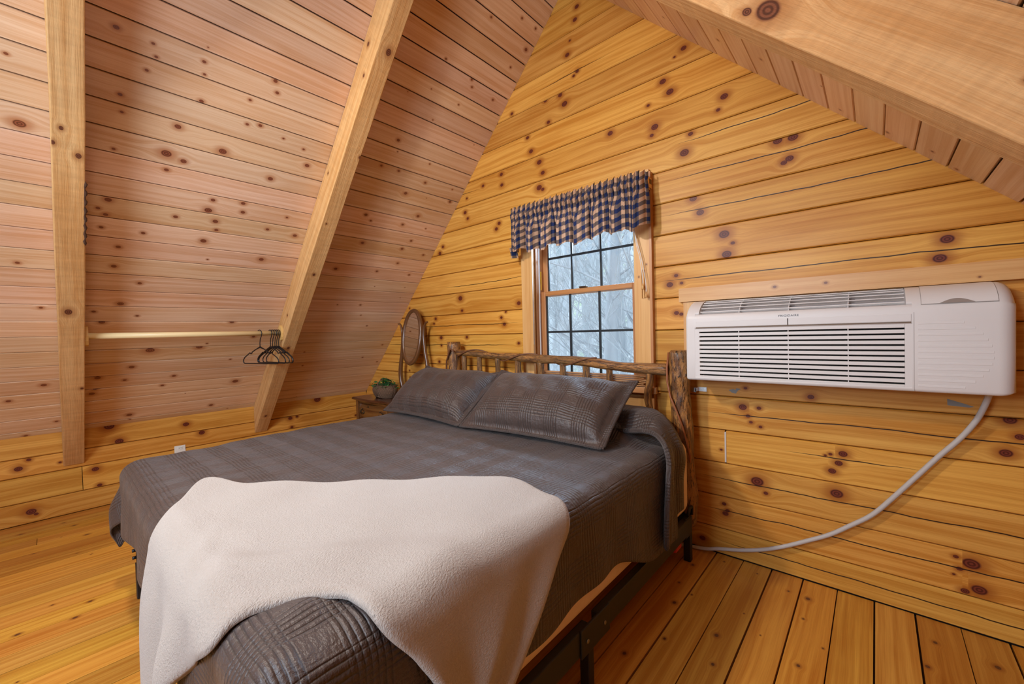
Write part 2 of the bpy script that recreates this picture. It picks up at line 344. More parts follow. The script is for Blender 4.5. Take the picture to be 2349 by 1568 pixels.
# left knee wall
wall_left = struct(MB().box((XL-.14,YB-.1,-.1),(XL-.065,YG+.16,.68)).build('wall_left', DARK))
ZK = [0,.15,.33,.458,.63]
for i in range(4):
    z0, z1 = ZK[i], ZK[i+1]; w = z1-z0
    kn = [(y, z-z0, r) for y, z, r in KK if z0 < z <= z1]
    kn += rndk(-3, -.35, w, 1.3, kn)+rndk(2.0, 2.4, w, 1.0, kn)
    spans = [((YB,YB),(YG,YG))]
    if i == 1: spans = [((YB,YB),(.115,.115)), ((.117,.117),(YG,YG))]
    for a, b in spans:
        plank('plank', wall_left, (XL,0,z0), (0,1,0), (0,0,1), (1,0,0), a, b, w, .06, LOG, kn, None, cham=.008)
# right knee wall
wall_right = struct(MB().box((XR+.065,YB-.1,-.1),(XR+.14,YG+.16,.68)).build('wall_right', DARK))
for i in range(4):
    z0, z1 = ZK[i], ZK[i+1]; w = z1-z0
    plank('plank', wall_right, (XR,0,z0), (0,1,0), (0,0,1), (-1,0,0), (YB,YB), (YG,YG), w, .06, LOG, rndk(-3,2.4,w,1.2,[]), None, cham=.008)
# back gable wall with its own window opening
bw = MB(); X0b, X1b, Z0b, Z1b = -2.7, -.3, .95, 2.55
bw.box((-4.6,YB-.16,-.1),(X0b,YB-.065,3.75)); bw.box((X1b,YB-.16,-.1),(1.6,YB-.065,3.75))
bw.box((X0b,YB-.16,-.1),(X1b,YB-.065,Z0b)); bw.box((X0b,YB-.16,Z1b),(X1b,YB-.065,3.75))
wall_back = struct(bw.build('wall_back', DARK))
for i in range(20):
    z0, z1 = ZR[i], ZR[i+1]; w = z1-z0; kn = rndk(-4.4, 1.4, w, 1.6, [])
    L = (max(XL, xl(z0)), max(XL, xl(z1))); R = (min(XR, xr(z0)), min(XR, xr(z1)))
    spans = [(L, R)]
    if .94 < z0+w/2 < 2.55: spans = [(L, (X0b,X0b)), ((X1b,X1b), R)]
    for a, b in spans:
        plank('plank', wall_back, (0,YB,z0), (1,0,0), (0,0,1), (0,1,0), a, b, w, .06, LOG, kn, None, cham=.0065)

# sloping ceilings
eL = Vector((1,0,1.046))/LS; nL = Vector((1.046,0,-1))/LS
eR = Vector((1,0,-.995))/RS; nR = Vector((-.995,0,-1))/RS
PL = Vector((-4.40,0,.63)); PR = Vector((-1.264,0,3.33))
def slab(name, P, e, n, s0, s1, t0, t1):
    vs = [P+e*s-n*t+Vector((0,y,0)) for y in (YB-.16, YG+.16) for s, t in ((s0,t0),(s1,t0),(s1,t1),(s0,t1))]
    fs = [(0,1,2,3),(7,6,5,4),(0,4,5,1),(1,5,6,2),(2,6,7,3),(3,7,4,0)]
    return struct(MB().quadset(vs, fs).build(name, DARK))
ceil_l = slab('ceiling', PL, eL, nL, -.10, 4.2, .021, .10)
ceil_r = slab('ceiling', PR, eR, nR, -.46, 4.1, .021, .10)
sk = .025-.1269; k = 0
smax = (XA+4.40)*LS
while sk < smax-.01:
    w = min(.1269, smax-sk); s0 = sk
    kn = [(y, s-s0, r) for y, s, r in SK if s0 < s <= s0+w]
    kn += rndk(-3, .05, w, 2.3, kn, .004, .012)
    kn += rndk(.15, 2.4, w, .9 if s0 < 2.4 else 1.6, kn, .003, .009)
    plank('plank', ceil_l, PL+eL*s0, (0,1,0), eL, nL, (YB,YB), (YG,YG), w, .02, BRD, kn, None, cham=.0045, g=.0026)
    sk += .1269; k += 1
s = -.4015
while s < 3.9:
    w = .131
    plank('plank', ceil_r, PR+eR*s, (0,1,0), eR, nR, (YB,YB), (YG,YG), w, .02, BRD, rndk(-3,2.4,w,2.4,[],.004,.010), None, cham=.005, g=.0028)
    s += .131

# floor boards
floor = struct(MB().box((-4.6,YB-.16,-.10),(1.6,YG+.16,-.022)).build('floor', DARK2))
x = -.009-.13*34
xs = []
while x < XR: xs.append(x); x += .13
for i, x in enumerate(xs):
    gap = random.choice([.0,.0,.001,.0015,.003])
    if any(abs(x-c) < .03 for c in (-.52,-.009,.123+.12,-.78)): gap = .004
    w = .13-gap
    cutp = random.uniform(-2.5, 2.0) if x < -.9 else random.uniform(-2.6,-.6)
    dz = random.uniform(-.0012, 0)
    kn = rndk(-3, 2.4, w, 3.6, [], .003, .011)
    for a, b in (((YB,YB),(cutp,cutp)), ((cutp+.001,cutp+.001),(YG,YG))):
        plank('floorboard', floor, (x,0,dz), (0,1,0), (1,0,0), (0,0,1), a, b, w, .02, FLR, kn, None, cham=.0015)

# ------------------------------------------------------------------ rafters (4 ft apart, both slopes)
def rafter(P, e, n, s0, s1, y0, y1, depth, foot, kin=(), kside=(), name='rafter'):
    """4-sided timber lying on the slope; foot = z where it is cut plumb against the knee wall"""
    a = random.random(); inn = []
    vs = []
    for s in (s0, s1):
        for y, t in ((y0,.001),(y1,.001),(y1,depth),(y0,depth)):
            vs.append(P+e*s+n*t+Vector((0,y,0)))
    if foot:
        # plumb cut: move the lower end on to the knee wall plane
        xw, zf = foot
        for i, t in ((0,.001),(1,.001),(2,depth),(3,depth)):
            base = P+n*t; ss = (xw-base.x)/e.x; p = base+e*ss; p.y = vs[i].y
            vs[i] = p
    fs = [(0,1,2,3),(7,6,5,4),(0,4,5,1),(1,5,6,2),(2,6,7,3),(3,7,4,0)]
    me = bpy.data.meshes.new(name); 
    # split long faces so that knots can be placed along them
    M_ = 10; vv = []; ff = []; uu = []; kk = []
    for i in range(M_+1):
        t = i/M_
        for j in range(4):
            jit = Vector((random.uniform(-1,1), random.uniform(-1,1), random.uniform(-1,1)))*.0022
            vv.append(vs[j].lerp(vs[4+j], t)+(jit if 0 < i < M_ else Vector()))
    for i in range(M_):
        for j in range(4):
            j2 = (j+1) % 4
            q = [i*4+j, (i+1)*4+j, (i+1)*4+j2, i*4+j2]
            ff.append(q)
            vals = []
            for x in q:
                p = vv[x]; u = (p-P).dot(e)
                vals.append((u, p.y if j in (0,2) else (p-P).dot(n)+(5 if j == 1 else 3)))
            uu.append(vals)
            src = kin if j == 2 else (kside if j == 3 else ())
            mid = sum(v_[0] for v_ in vals)/4
            near = sorted(src, key=lambda k_: abs(k_[0]-mid))[:4]
            kk.append([tuple(k_) for k_ in near]+[(99,99,.001)]*(4-len(near)))
    ff += [[0,1,2,3], [M_*4+3,M_*4+2,M_*4+1,M_*4]]
    for q in ff[-2:]: uu.append([(vv[x].x, vv[x].y) for x in q]); kk.append([(99,99,.001)]*4)
    me.from_pydata(vv, [], ff)
    ul = me.uv_layers.new(name='uv'); ul.data.foreach_set('uv', [c for f_ in uu for p in f_ for c in p])
    addattrs(me, a, kk)
    bm = bmesh.new(); bm.from_mesh(me); bmesh.ops.recalc_face_normals(bm, faces=bm.faces); bm.to_mesh(me); bm.free()
    o = link(name, me, None, BEAM)
    bv = o.modifiers.new('bevel','BEVEL'); bv.width = .005; bv.segments = 2; bv.limit_method = 'ANGLE'
    return o
k1 = [(1.269,.066,.021),(2.971,.030,.019),(2.328,.057,.010),(2.254,.030,.011),(2.215,.109,.014),(.621,.118,.010)]
k2 = [(3.225,1.314,.020),(1.668,1.309,.012),(2.608,1.352,.010),(.912,1.30,.014),(.03,1.299,.013),(2.1,1.28,.006)]
ks2 = [(3.2,3.06,.014),(3.05,3.12,.011),(2.4,3.05,.009),(1.2,3.1,.010)]
r1 = rafter(PL, eL, nL, -.2, 4.10, .024, .131, .178, (XL+.004,.33), k1)
bke = MB(); bp_ = [PL+eL*(2.09-.0135*i_)+nL*(.178-.001)+Vector((0,.1305+.0025*math.sin(i_*1.7),0)) for i_ in range(28)]
bke.tube(bp_, [.002+.005*abs(math.sin(i_*.9+.5)) if 0 < i_ < 27 else .001 for i_ in range(28)], 6).build('bark_edge', simple('bark_dark', (.07,.03,.015), .9), r1)
tag(r1, 'rough sawn timber rafter near the left frame edge, carrying the left end of the rod', 'rafter')
r2 = rafter(PL, eL, nL, -.2, 4.10, 1.250, 1.357, .178, (XL+.004,.33), k2, ks2)
tag(r2, 'rough sawn timber rafter running down the left slope behind the black hangers', 'rafter')
r3 = rafter(PR, eR, nR, -.28, 3.8, 1.285, 1.395, .19, None, [(1.0,1.34,.02)], [(1.635,3.146,.034),(1.585,3.165,.014),(2.2,3.10,.006)])
tag(r3, 'rough sawn timber rafter under the right slope, filling the upper right corner', 'rafter')
r4 = rafter(PR, eR, nR, -.28, 3.8, .06, .17, .19, None)
tag(r4, 'rough sawn timber rafter under the right slope beside the camera, outside the frame', 'rafter')
for y in (-1.17, -2.39):
    for (P, e, n, s0, d, ft, nm) in ((PL,eL,nL,-.2,.17,(XL+.004,.33),'left'),(PR,eR,nR,-.28,.19,None,'right')):
        o = rafter(P, e, n, s0, 4.10 if nm == 'left' else 3.8, y, y+.107, d, ft)
        tag(o, 'rough sawn timber rafter under the %s slope %s' % (nm, 'in the rear half of the loft' if y > -2 else 'next to the back gable wall'), 'rafter')

# ------------------------------------------------------------------ windows
GLS, nt, b = mat('window_glass')
nt.nodes.remove(b)
tr = N(nt,'ShaderNodeBsdfTransparent'); tr.inputs[0].default_value = (.96,.98,1,1)
gl = N(nt,'ShaderNodeBsdfGlossy'); gl.inputs['Roughness'].default_value = .02
lw = N(nt,'ShaderNodeFresnel'); lw.inputs[0].default_value = 1.45
mx = N(nt,'ShaderNodeMixShader'); nt.links.new(lw.outputs[0], mx.inputs[0]); nt.links.new(tr.outputs[0], mx.inputs[1]); nt.links.new(gl.outputs[0], mx.inputs[2])
nt.links.new(mx.outputs[0], nt.nodes['Material Output'].inputs[0])
MUNT = simple('muntin_black', (.012,.020,.026), .4)
JLIN = simple('jamb_liner', (.72,.74,.76), .4)
TRACK = simple('jamb_track_grey', (.30,.27,.24), .5)
yel = simple('level_tape_yellow', (.8,.5,.03), .5)
met = simple('zinc_metal', (.62,.62,.62), .35, metal=1.0)

win = struct(empty('window_1', (0,0,0)))
box('window_frame', (-1.95,YG-.005,.868), (-1.915,YG+.16,2.16), TRIM, win, ax=2)
box('window_frame', (-1.11,YG-.005,.868), (-1.09,YG+.16,2.16), TRIM, win, ax=2)
box('window_frame', (-1.95,YG+.0,2.13), (-1.09,YG+.16,2.16), TRIM, win, ax=0)
box('window_frame', (-1.95,YG-.005,.868), (-1.09,YG+.16,.905), TRIM, win, ax=0)
box('jamb_liner', (-1.915,YG+.03,.905), (-1.903,YG+.13,2.13), SASHW, win, ax=2)
box('jamb_track', (-1.912,YG+.060,1.07), (-1.899,YG+.072,2.12), JLIN, win, ax=2)
box('balance_tape', (-1.904,YG+.082,1.56), (-1.897,YG+.088,1.70), yel, win, ax=2)
def sash(y, z0, z1, mz, nm):
    s = empty(nm); s.parent = win
    xa, xb = -1.905, -1.125
    w = .042
    box('stile', (xa,y,z0), (xa+w,y+.03,z1), SASHW, s, ax=2, bevel=.004)
    box('stile', (xb-w,y,z0), (xb,y+.03,z1), SASHW, s, ax=2, bevel=.004)
    box('rail', (xa+w,y,z0), (xb-w,y+.03,z0+.036), SASHW, s, bevel=.003)
    box('rail', (xa+w,y,z1-.034), (xb-w,y+.03,z1), SASHW, s, bevel=.003)
    gx = [xa+w, -1.650, -1.412, xb-w]; gz = [z0+.036, mz, z1-.034]
    for i in (1,2): box('muntin', (gx[i]-.0075,y+.011,gz[0]), (gx[i]+.0075,y+.021,gz[-1]), MUNT, s, ax=2)
    box('muntin', (gx[0],y+.0105,mz-.0075), (gx[-1],y+.0215,mz+.0075), MUNT, s)
    box('muntin', (gx[0],y+.011,gz[0]), (gx[0]+.009,y+.021,gz[-1]), MUNT, s, ax=2)
    for i in range(3):
        for j in range(2):
            box('pane', (gx[i]+.001,y+.014,gz[j]+.001), (gx[i+1]-.001,y+.018,gz[j+1]-.001), GLS, s)
    return s
sash(YG+.085, .905, 1.545, 1.240, 'lower_sash')
sash(YG+.118, 1.508, 2.13, 1.795, 'upper_sash')
box('sash_lock', (-1.56,YG+.075,1.545), (-1.50,YG+.1,1.556), simple('bronze',(.09,.06,.04),.35,metal=.8), win, bevel=.003)
# casing
plank('casing', win, (0,YG-.022,.0), (0,0,1), (1,0,0), (0,-1,0), (.72,.72), (2.16,2.16), .105, .022, TRIM, [(1.02,-9,.001)], None, cham=.002).location.x = -2.005
plank('casing', win, (0,YG-.022,.0), (0,0,1), (1,0,0), (0,-1,0), (.72,.72), (2.16,2.16), .092, .022, TRIM, [(.98,.05,.006),(1.56,.02,.005),(1.63,.07,.005)], None, cham=.002).location.x = -1.092
box('casing_backer', (-1.0,YG-.034,.72), (-.985,YG+.001,2.17), SASHW, win, ax=2)
box('casing', (-2.005,YG-.022,2.11), (-1.0,YG,2.19), TRIM, win)
box('window_sill', (-2.03,YG-.06,.868), (-.985,YG+.02,.900), TRIM, win, bevel=.004)
box('apron', (-1.97,YG-.02,.77), (-1.02,YG,.866), TRIM, win)

wb = struct(empty('window_2'))
for a, b_ in (((X0b,YB-.10,Z0b),(X0b+.06,YB+.02,Z1b)),((X1b-.06,YB-.10,Z0b),(X1b,YB+.02,Z1b)),((-1.53,YB-.10,Z0b),(-1.47,YB+.02,Z1b))):
    box('window_frame', a, b_, TRIM, wb, ax=2)
for a, b_ in (((X0b+.06,YB-.10,Z0b),(X1b-.06,YB+.02,Z0b+.05)),((X0b+.06,YB-.10,Z1b-.05),(X1b-.06,YB+.02,Z1b))):
    box('window_frame', a, b_, TRIM, wb)
for a, b_ in ((X0b+.06,-1.53),(-1.47,X1b-.06)):
    box('pane', (a,YB-.06,Z0b+.05), (b_,YB-.055,Z1b-.05), GLS, wb)

# ------------------------------------------------------------------ outside: wooded hillside
GRD, nt, b = mat('leaf_litter')
tc = N(nt,'ShaderNodeTexCoord').outputs['Object']
n1 = NOISE(nt, tc, .35, 4); n2 = NOISE(nt, tc, 3.5, 5, .7)
c = MIX(nt, MR(nt, n2, .35,.65,0,1), (.40,.41,.42), (.70,.68,.65)); c = MIX(nt, MR(nt, n1, .50,.62,0,.55), c, (.45,.62,.30))
nt.links.new(c, b.inputs['Base Color']); setp(b, rough=.95)
P = []; random.seed(11)
for i in range(40):
    row = []
    for j in range(60):
        y = 3.5+i*1.3; xx = -58+j*1.6
        row.append((xx, y, -3.0+max(0,(y-7))*.42+.5*math.sin(xx*.35+i)*.5+random.uniform(-.15,.15)))
    P.append(row)
hill = MB().grid(P, flip=True).build('hillside', GRD); struct(hill)
BRK, nt, b = mat('winter_bark')
tc = N(nt,'ShaderNodeTexCoord').outputs['Object']
n1 = NOISE(nt, V(nt,'MULTIPLY',tc,(9,9,1.5)), 1, 4)
oi = N(nt,'ShaderNodeObjectInfo').outputs['Random']
c = MIX(nt, n1, (.26,.28,.31), (.74,.75,.76)); c = MIX(nt, M(nt,'MULTIPLY',oi,.6), c, (.78,.79,.80))
nt.links.new(c, b.inputs['Base Color']); setp(b, rough=.9)
def tree_mesh(h, r, nb, sd):
    random.seed(sd); tb = MB(); bb = MB()
    lean = (random.uniform(-.04,.04), random.uniform(-.04,.04))
    pts = [(lean[0]*z+.06*math.sin(z*.7), lean[1]*z, z) for z in [h*i/9 for i in range(10)]]
    tb.tube(pts, [r*(1-.85*i/9) for i in range(10)], 7)
    def branch(p, d, L, rr, lev):
        q = [Vector(p)]; dd = Vector(d).normalized()
        for s_ in range(4):
            dd = (dd+Vector((random.uniform(-.3,.3), random.uniform(-.3,.3), random.uniform(-.05,.28)))).normalized()
            q.append(q[-1]+dd*L/4)
        bb.tube(q, [rr*(1-.2*i) for i in range(5)], 3, caps=False)
        if lev:
            for _ in range(3):
                k_ = random.randint(1,3)
                branch(q[k_], (dd+Vector((random.uniform(-1,1), random.uniform(-1,1), random.uniform(-.2,.6)))).normalized(), L*.55, rr*.5, lev-1)
    for _ in range(nb):
        z = random.uniform(h*.12, h*.96); a = random.uniform(0, 6.283)
        i = min(8, int(z/h*9)); p = Vector(pts[i]).lerp(Vector(pts[i+1]), z/h*9-i)
        branch(p, (math.cos(a), math.sin(a), random.uniform(.1,.9)), h*random.uniform(.12,.26), r*.15, 2)
    return tb, bb
protos = []
for q_, (h, r, nb) in enumerate(((11,.13,34),(13,.17,30),(8,.07,34),(6,.045,30))):
    tb, bb = tree_mesh(h, r, nb, 40+q_)
    t = empty('bare_tree'); tb.build('trunk', BRK, t); bb.build('branches', BRK, t)
    protos.append(t)
random.seed(5)
spots = []
for k in range(58):
    y = 5.5+ (k/58)**1.3*26; az = random.uniform(-.86,-.40)
    spots.append((y*az*1.0+random.uniform(-.4,.4), y, k % 4))
used = set()
sizes = ['tall slim', 'tall thick', 'low bushy', 'small twiggy']
rows = ['nearest', 'middle', 'far']
for n_, (x, y, pi_) in enumerate(spots):
    src = protos[pi_]
    if pi_ in used:
        t = src.copy(); COL.objects.link(t)
        for ch in src.children:
            c2 = ch.copy(); COL.objects.link(c2); c2.parent = t
    else: t = src; used.add(pi_)
    t.location = (x, y, -3.1+max(0,(y-7))*.42-.2); t.rotation_euler = (0,0,random.uniform(0,6.28)); s_ = random.uniform(.85,1.2); t.scale = (s_,s_,s_)
    g = 0 if n_ < 14 else (1 if n_ < 30 else 2)
    tag(t, '%s bare winter tree in the %s part of the woods outside the window' % (sizes[pi_], rows[g]), 'tree', group='%s bare trees in the %s woods' % (sizes[pi_], rows[g]))
random.seed(21)

# ------------------------------------------------------------------ fabrics
def quilt_mat():
    m, nt, b = mat('quilt_fabric')
    uvn = N(nt,'ShaderNodeUVMap', uv_map='uv').outputs[0]
    wv = N(nt,'ShaderNodeTexNoise'); nt.links.new(uvn, wv.inputs['Vector']); wv.inputs['Scale'].default_value = 9; wv.inputs['Detail'].default_value = 2
    off = V(nt,'MULTIPLY', V(nt,'SUBTRACT', wv.outputs[1], (.5,.5,.5)), (.012,.012,0))
    uw = V(nt,'ADD', uvn, off)
    s = N(nt,'ShaderNodeSeparateXYZ'); nt.links.new(uw, s.inputs[0])
    def lines(c, seed):
        # clusters of stitched lines: 5 lines 15 mm apart, then a gap
        ph = M(nt,'FRACT', M(nt,'DIVIDE', c, .155))
        inc = MR(nt, M(nt,'ABSOLUTE', M(nt,'SUBTRACT', ph, .5)), .25, .31, 1, 0)
        l = M(nt,'ABSOLUTE', M(nt,'SUBTRACT', M(nt,'FRACT', M(nt,'DIVIDE', c, .0140)), .5))
        d = MR(nt, l, .0, .22, 1, 0)
        return M(nt,'MULTIPLY', d, inc), M(nt,'MULTIPLY', MR(nt, l, 0, .5, 0, 1), inc)
    a, pa = lines(s.outputs[0], 0); c_, pc = lines(s.outputs[1], 1)
    st = M(nt,'MAXIMUM', a, c_)
    n1 = NOISE(nt, V(nt,'MULTIPLY', uvn, (48,95,1)), 1, 3, .6)
    n2 = NOISE(nt, V(nt,'MULTIPLY', uvn, (105,42,1)), 1, 3, .6)
    n3 = NOISE(nt, uvn, 14, 3, .5, .8)
    h = M(nt,'ADD', M(nt,'MULTIPLY', n1, .55), M(nt,'MULTIPLY', n2, .45))
    h = M(nt,'ADD', M(nt,'MULTIPLY', h, 1.5), M(nt,'MULTIPLY', n3, .8))
    h = M(nt,'SUBTRACT', h, M(nt,'MULTIPLY', st, .42))
    h = M(nt,'ADD', h, M(nt,'MULTIPLY', M(nt,'MAXIMUM', pa, pc), .35))
    c = MIX(nt, M(nt,'MULTIPLY', st, .75), (.056,.036,.030), (.022,.014,.011))
    c = MIX(nt, MR(nt, n3, .35,.7,0,.35), c, (.066,.046,.042))
    nt.links.new(c, b.inputs['Base Color'])
    setp(b, rough=.50, spec=.65, sheen=.12, shr=.4)
    BUMP(nt, b, h, .55, .008)
    return m
QLT = quilt_mat()
THROW, nt, b = mat('plush_throw')
uvn = N(nt,'ShaderNodeUVMap', uv_map='uv').outputs[0]
n1 = NOISE(nt, V(nt,'MULTIPLY', uvn, (240,170,1)), 1, 3, .75); n2 = NOISE(nt, uvn, 7, 4, .6)
c = MIX(nt, n1, (.41,.35,.30), (.61,.555,.51)); c = MIX(nt, MR(nt, n2,.35,.7,0,.35), c, (.50,.435,.39))
nt.links.new(c, b.inputs['Base Color']); setp(b, rough=.9, spec=.1, sheen=.35, shr=.35)
BUMP(nt, b, M(nt,'ADD', n1, M(nt,'MULTIPLY', n2, .8)), .9, .007)
MATT, nt, b = mat('mattress_ticking')
n1 = NOISE(nt, N(nt,'ShaderNodeTexCoord').outputs['Object'], 14, 3, .5, 2)
nt.links.new(MIX(nt, n1, (.78,.58,.44), (.88,.72,.58)), b.inputs['Base Color']); setp(b, rough=.8)
BLK = simple('black_steel', (.012,.012,.014), .45)
BOLT = simple('bolt_steel', (.35,.33,.30), .35, metal=1.0)

# ------------------------------------------------------------------ bed
BX0, BX1, BY0, BY1 = -2.70, -.745, .225, 2.25
frame = empty('bed_frame', (0,0,0))
tag(frame, 'black folding metal bed frame carrying the king mattress', 'bed frame')
def rail(x0, x1, y0, y1, nm='side_rail'):
    o = MB()
    return box(nm, (x0,y0,.165), (x1,y1,.250), BLK, frame, bevel=.004)
rail(-.762,-.732,.25,1.18); rail(-.762,-.732,1.24,2.22); rail(-2.70,-2.672,.25,2.22)
rail(-2.69,-.74,.235,.262,'end_rail'); rail(-2.69,-.74,2.215,2.24,'end_rail'); rail(-1.74,-1.70,.26,2.2,'centre_rail')
for (x, y) in ((-.747,1.21),):
    box('hinge_plate', (x+.012,y-.09,.158), (x+.022,y+.10,.254), BLK, frame, bevel=.003)
    for dy in (-.055,.06):
        MB().tube([(x+.021,y+dy,.205),(x+.026,y+dy,.205)], .007, 8).build('bolt', BOLT, frame)
for (x, y) in ((-.757,2.225),(-.757,1.20),(-.757,.27),(-2.685,2.225),(-2.685,1.21),(-2.69,.25),(-1.72,.27),(-1.72,1.21),(-1.72,2.2)):
    mb = MB(); mb.box((x-.018,y-.018,0),(x+.018,y+.018,.17),2); mb.build('leg', BLK, frame, .003)
box('foot_gusset', (-.75,2.14,.15), (-.735,2.22,.255), BLK, frame, bevel=.004)
MB().tube([(-.738,2.235,.25),(-.738,2.235,.29),(-.738,2.20,.295),(-.738,2.18,.262)], .009, 6).build('headboard_bracket', BLK, frame)
for z_ in (.235,.20):
    MB().tube([(-2.69,.235,z_),(-2.69,.222,z_)], .008, 8).build('bolt', BLK, frame)
box('corner_cap', (-2.672,.232,.252), (-2.640,.24,.285), simple('white_plastic_cap',(.8,.8,.8),.4), frame, bevel=.004)
redt = simple('red_strap', (.55,.04,.03), .6)
ot = box('strap', (-.80,2.02,.125), (-.745,2.10,.158), redt, None, bevel=.005)
tag(ot, 'short red strap end hanging under the bed rail near the headboard', 'strap')
mattress = MB().box((BX0+.02,BY0,.252),(BX1,BY1,.655)).build('mattress', MATT, None, .07, seg=6)
tag(mattress, 'peach beige king mattress under the brown quilt, its edge showing above the rail', 'mattress')
for p in mattress.data.polygons: p.use_smooth = True

def drape(x, y, X0, X1, Y0, Y1, zt, r, flare=.03):
    """unfolded cloth point -> world; x,y numpy arrays; returns xyz"""
    sx = np.where(x > X1-r, x-(X1-r), np.where(x < X0+r, x-(X0+r), 0.)); cx = np.where(x > X1-r, X1-r, np.where(x < X0+r, X0+r, x))
    sy = np.where(y < Y0+r, y-(Y0+r), np.where(y > Y1-r, y-(Y1-r), 0.)); cy = np.where(y < Y0+r, Y0+r, np.where(y > Y1-r, Y1-r, y))
    s = np.hypot(sx, sy)+1e-9; dx, dy = sx/s, sy/s
    th = np.minimum(s/r, np.pi/2); out = r*np.sin(th); drop = r*(1-np.cos(th))+np.maximum(0, s-r*np.pi/2)
    out = out+flare*np.maximum(0, drop-r)/.35
    return cx+dx*out, cy+dy*out, zt-drop, dx, dy, drop
def noise2(x, y, seed, freqs):
    rs = np.random.RandomState(seed); o = 0
    for f_, a_ in freqs:
        for _ in range(5):
            th = rs.rand()*6.28; ph = rs.rand()*6.28; ff = f_*(.6+.8*rs.rand())
            o = o+a_*np.sin((x*np.cos(th)+y*np.sin(th))*ff+ph)/2.2
    return o
def cloth(name, X, Y, P3, m, parent=None, solid=0, flip=False, uvs=None):
    mb = MB(); nu, nv = X.shape
    P = [[(P3[0][i,j], P3[1][i,j], P3[2][i,j]) for j in range(nv)] for i in range(nu)]
    U_ = uvs if uvs is not None else (X, Y)
    mb.grid(P, [[(U_[0][i,j], U_[1][i,j]) for j in range(nv)] for i in range(nu)], flip=flip)
    return mb.build(name, m, parent, solid=solid)
def sm(t): t = np.clip(t,0,1); return t*t*(3-2*t)

QX0, QX1, QY0, ZT0 = -2.715, -.722, .190, .680
rr_ = .075
quilt = empty('quilt'); tag(quilt, 'dark brown quilted bedspread covering the king bed', 'quilt')
nu, nv = 230, 230
U01, V01 = np.meshgrid(np.linspace(0,1,nu), np.linspace(0,1,nv), indexing='ij')
Yq = QY0-.235 + V01*(2.235-QY0+.235)
hem = .275+.125*sm((Yq-1.35)/.4)+.008*np.sin(Yq*9)
xl_, xr_ = QX0-.31, QX1+hem
Xq = xl_+(xr_-xl_)*U01
Yq = Yq+ (1-V01)**8*.012*np.sin(Xq*8)
Yp = Yq-np.maximum(0, Yq-1.93)*.97*sm((Xq+.84)/.14)
x3, y3, z3, dx, dy, drop = drape(Xq, Yp, QX0, QX1, QY0, 9, ZT0, rr_, .012)
hang = sm((drop-.05)/.2)
rip = (np.sin(Yq*17+np.sin(Yq*5)*1.3)*.007*np.abs(dx)+np.sin(Xq*15+np.sin(Xq*4))*.010*np.abs(dy))*hang
# the foot left corner swings out in a point
corner = sm((-dx-.25)/.5)*sm((-dy-.25)/.5)*hang
x3 = x3+dx*(rip+.085*corner); y3 = y3+dy*(rip+.06*corner)
top = 1-sm(drop/.05)
z3 = z3+top*(noise2(Xq, Yq, 3, ((7,.004),(24,.0022),(60,.0011))))
z3 = z3+top*.012*sm((Xq+1.05)/.2)*sm((.55-Yq)/.3)*np.sin(Xq*26)*np.sin(Yq*21+1)
# rise of the hidden pillows at the head
bul = .085*sm((Yq-1.78)/.16)*sm((-.80-Xq)/.25)*sm((Xq+2.66)/.2)
z3 = z3+bul*top
z3 = np.maximum(z3, .25)
cloth('coverlet', Xq, Yq, (x3,y3,z3), QLT, quilt, .007)
# folded-over head end, lying over the hidden pillows and hanging down the right side
nu, nv = 110, 44
U01, V01 = np.meshgrid(np.linspace(0,1,nu), np.linspace(0,1,nv), indexing='ij')
xa_ = -1.75; xb_ = -.255-.06*V01
Xf = xa_+(xb_-xa_)*U01+.0*V01
seam = 1.905-.125*sm((Xf+1.1)/.55)+.03*np.sin(Xf*6)
back = 2.235-.20*sm((Xf+1.0)/.35)
Yf = seam+(back-seam)*V01
x3, y3, z3, dx, dy, drop = drape(Xf, Yf, -9, -.700, -9, 9, .800, .19, .0)
bul = .02*np.sin(np.pi*np.clip(V01*1.1,0,1))
z3 = z3-.07*(1-sm(V01/.30))*(1-sm((Xf+.95)/.25)); z3 = z3+bul*(1-sm(drop/.1))-.02*sm((V01-.75)/.25)
x3 = x3+dx*(.012*np.sin(V01*9)*sm(drop/.2)-.018*sm((V01-.25)/.4)*sm((drop-.1)/.2))+dx*.012*(1-sm(V01/.12))
z3 = z3+noise2(Xf, Yf, 8, ((14,.003),(50,.0015)))+.05*sm(V01)*sm((drop-.3)/.15)
x3 = np.where(x3 > -.682, -.682+(x3+.682)*.3, x3)
cloth('folded_end', Xf, Yf, (x3,y3,z3), QLT, quilt, .012)
edge = [(x3[i,0]+.004, y3[i,0]-.004, z3[i,0]+.002) for i in range(30,110,2)]
MB().tube(edge, .013, 8).build('rolled_hem', QLT, quilt)

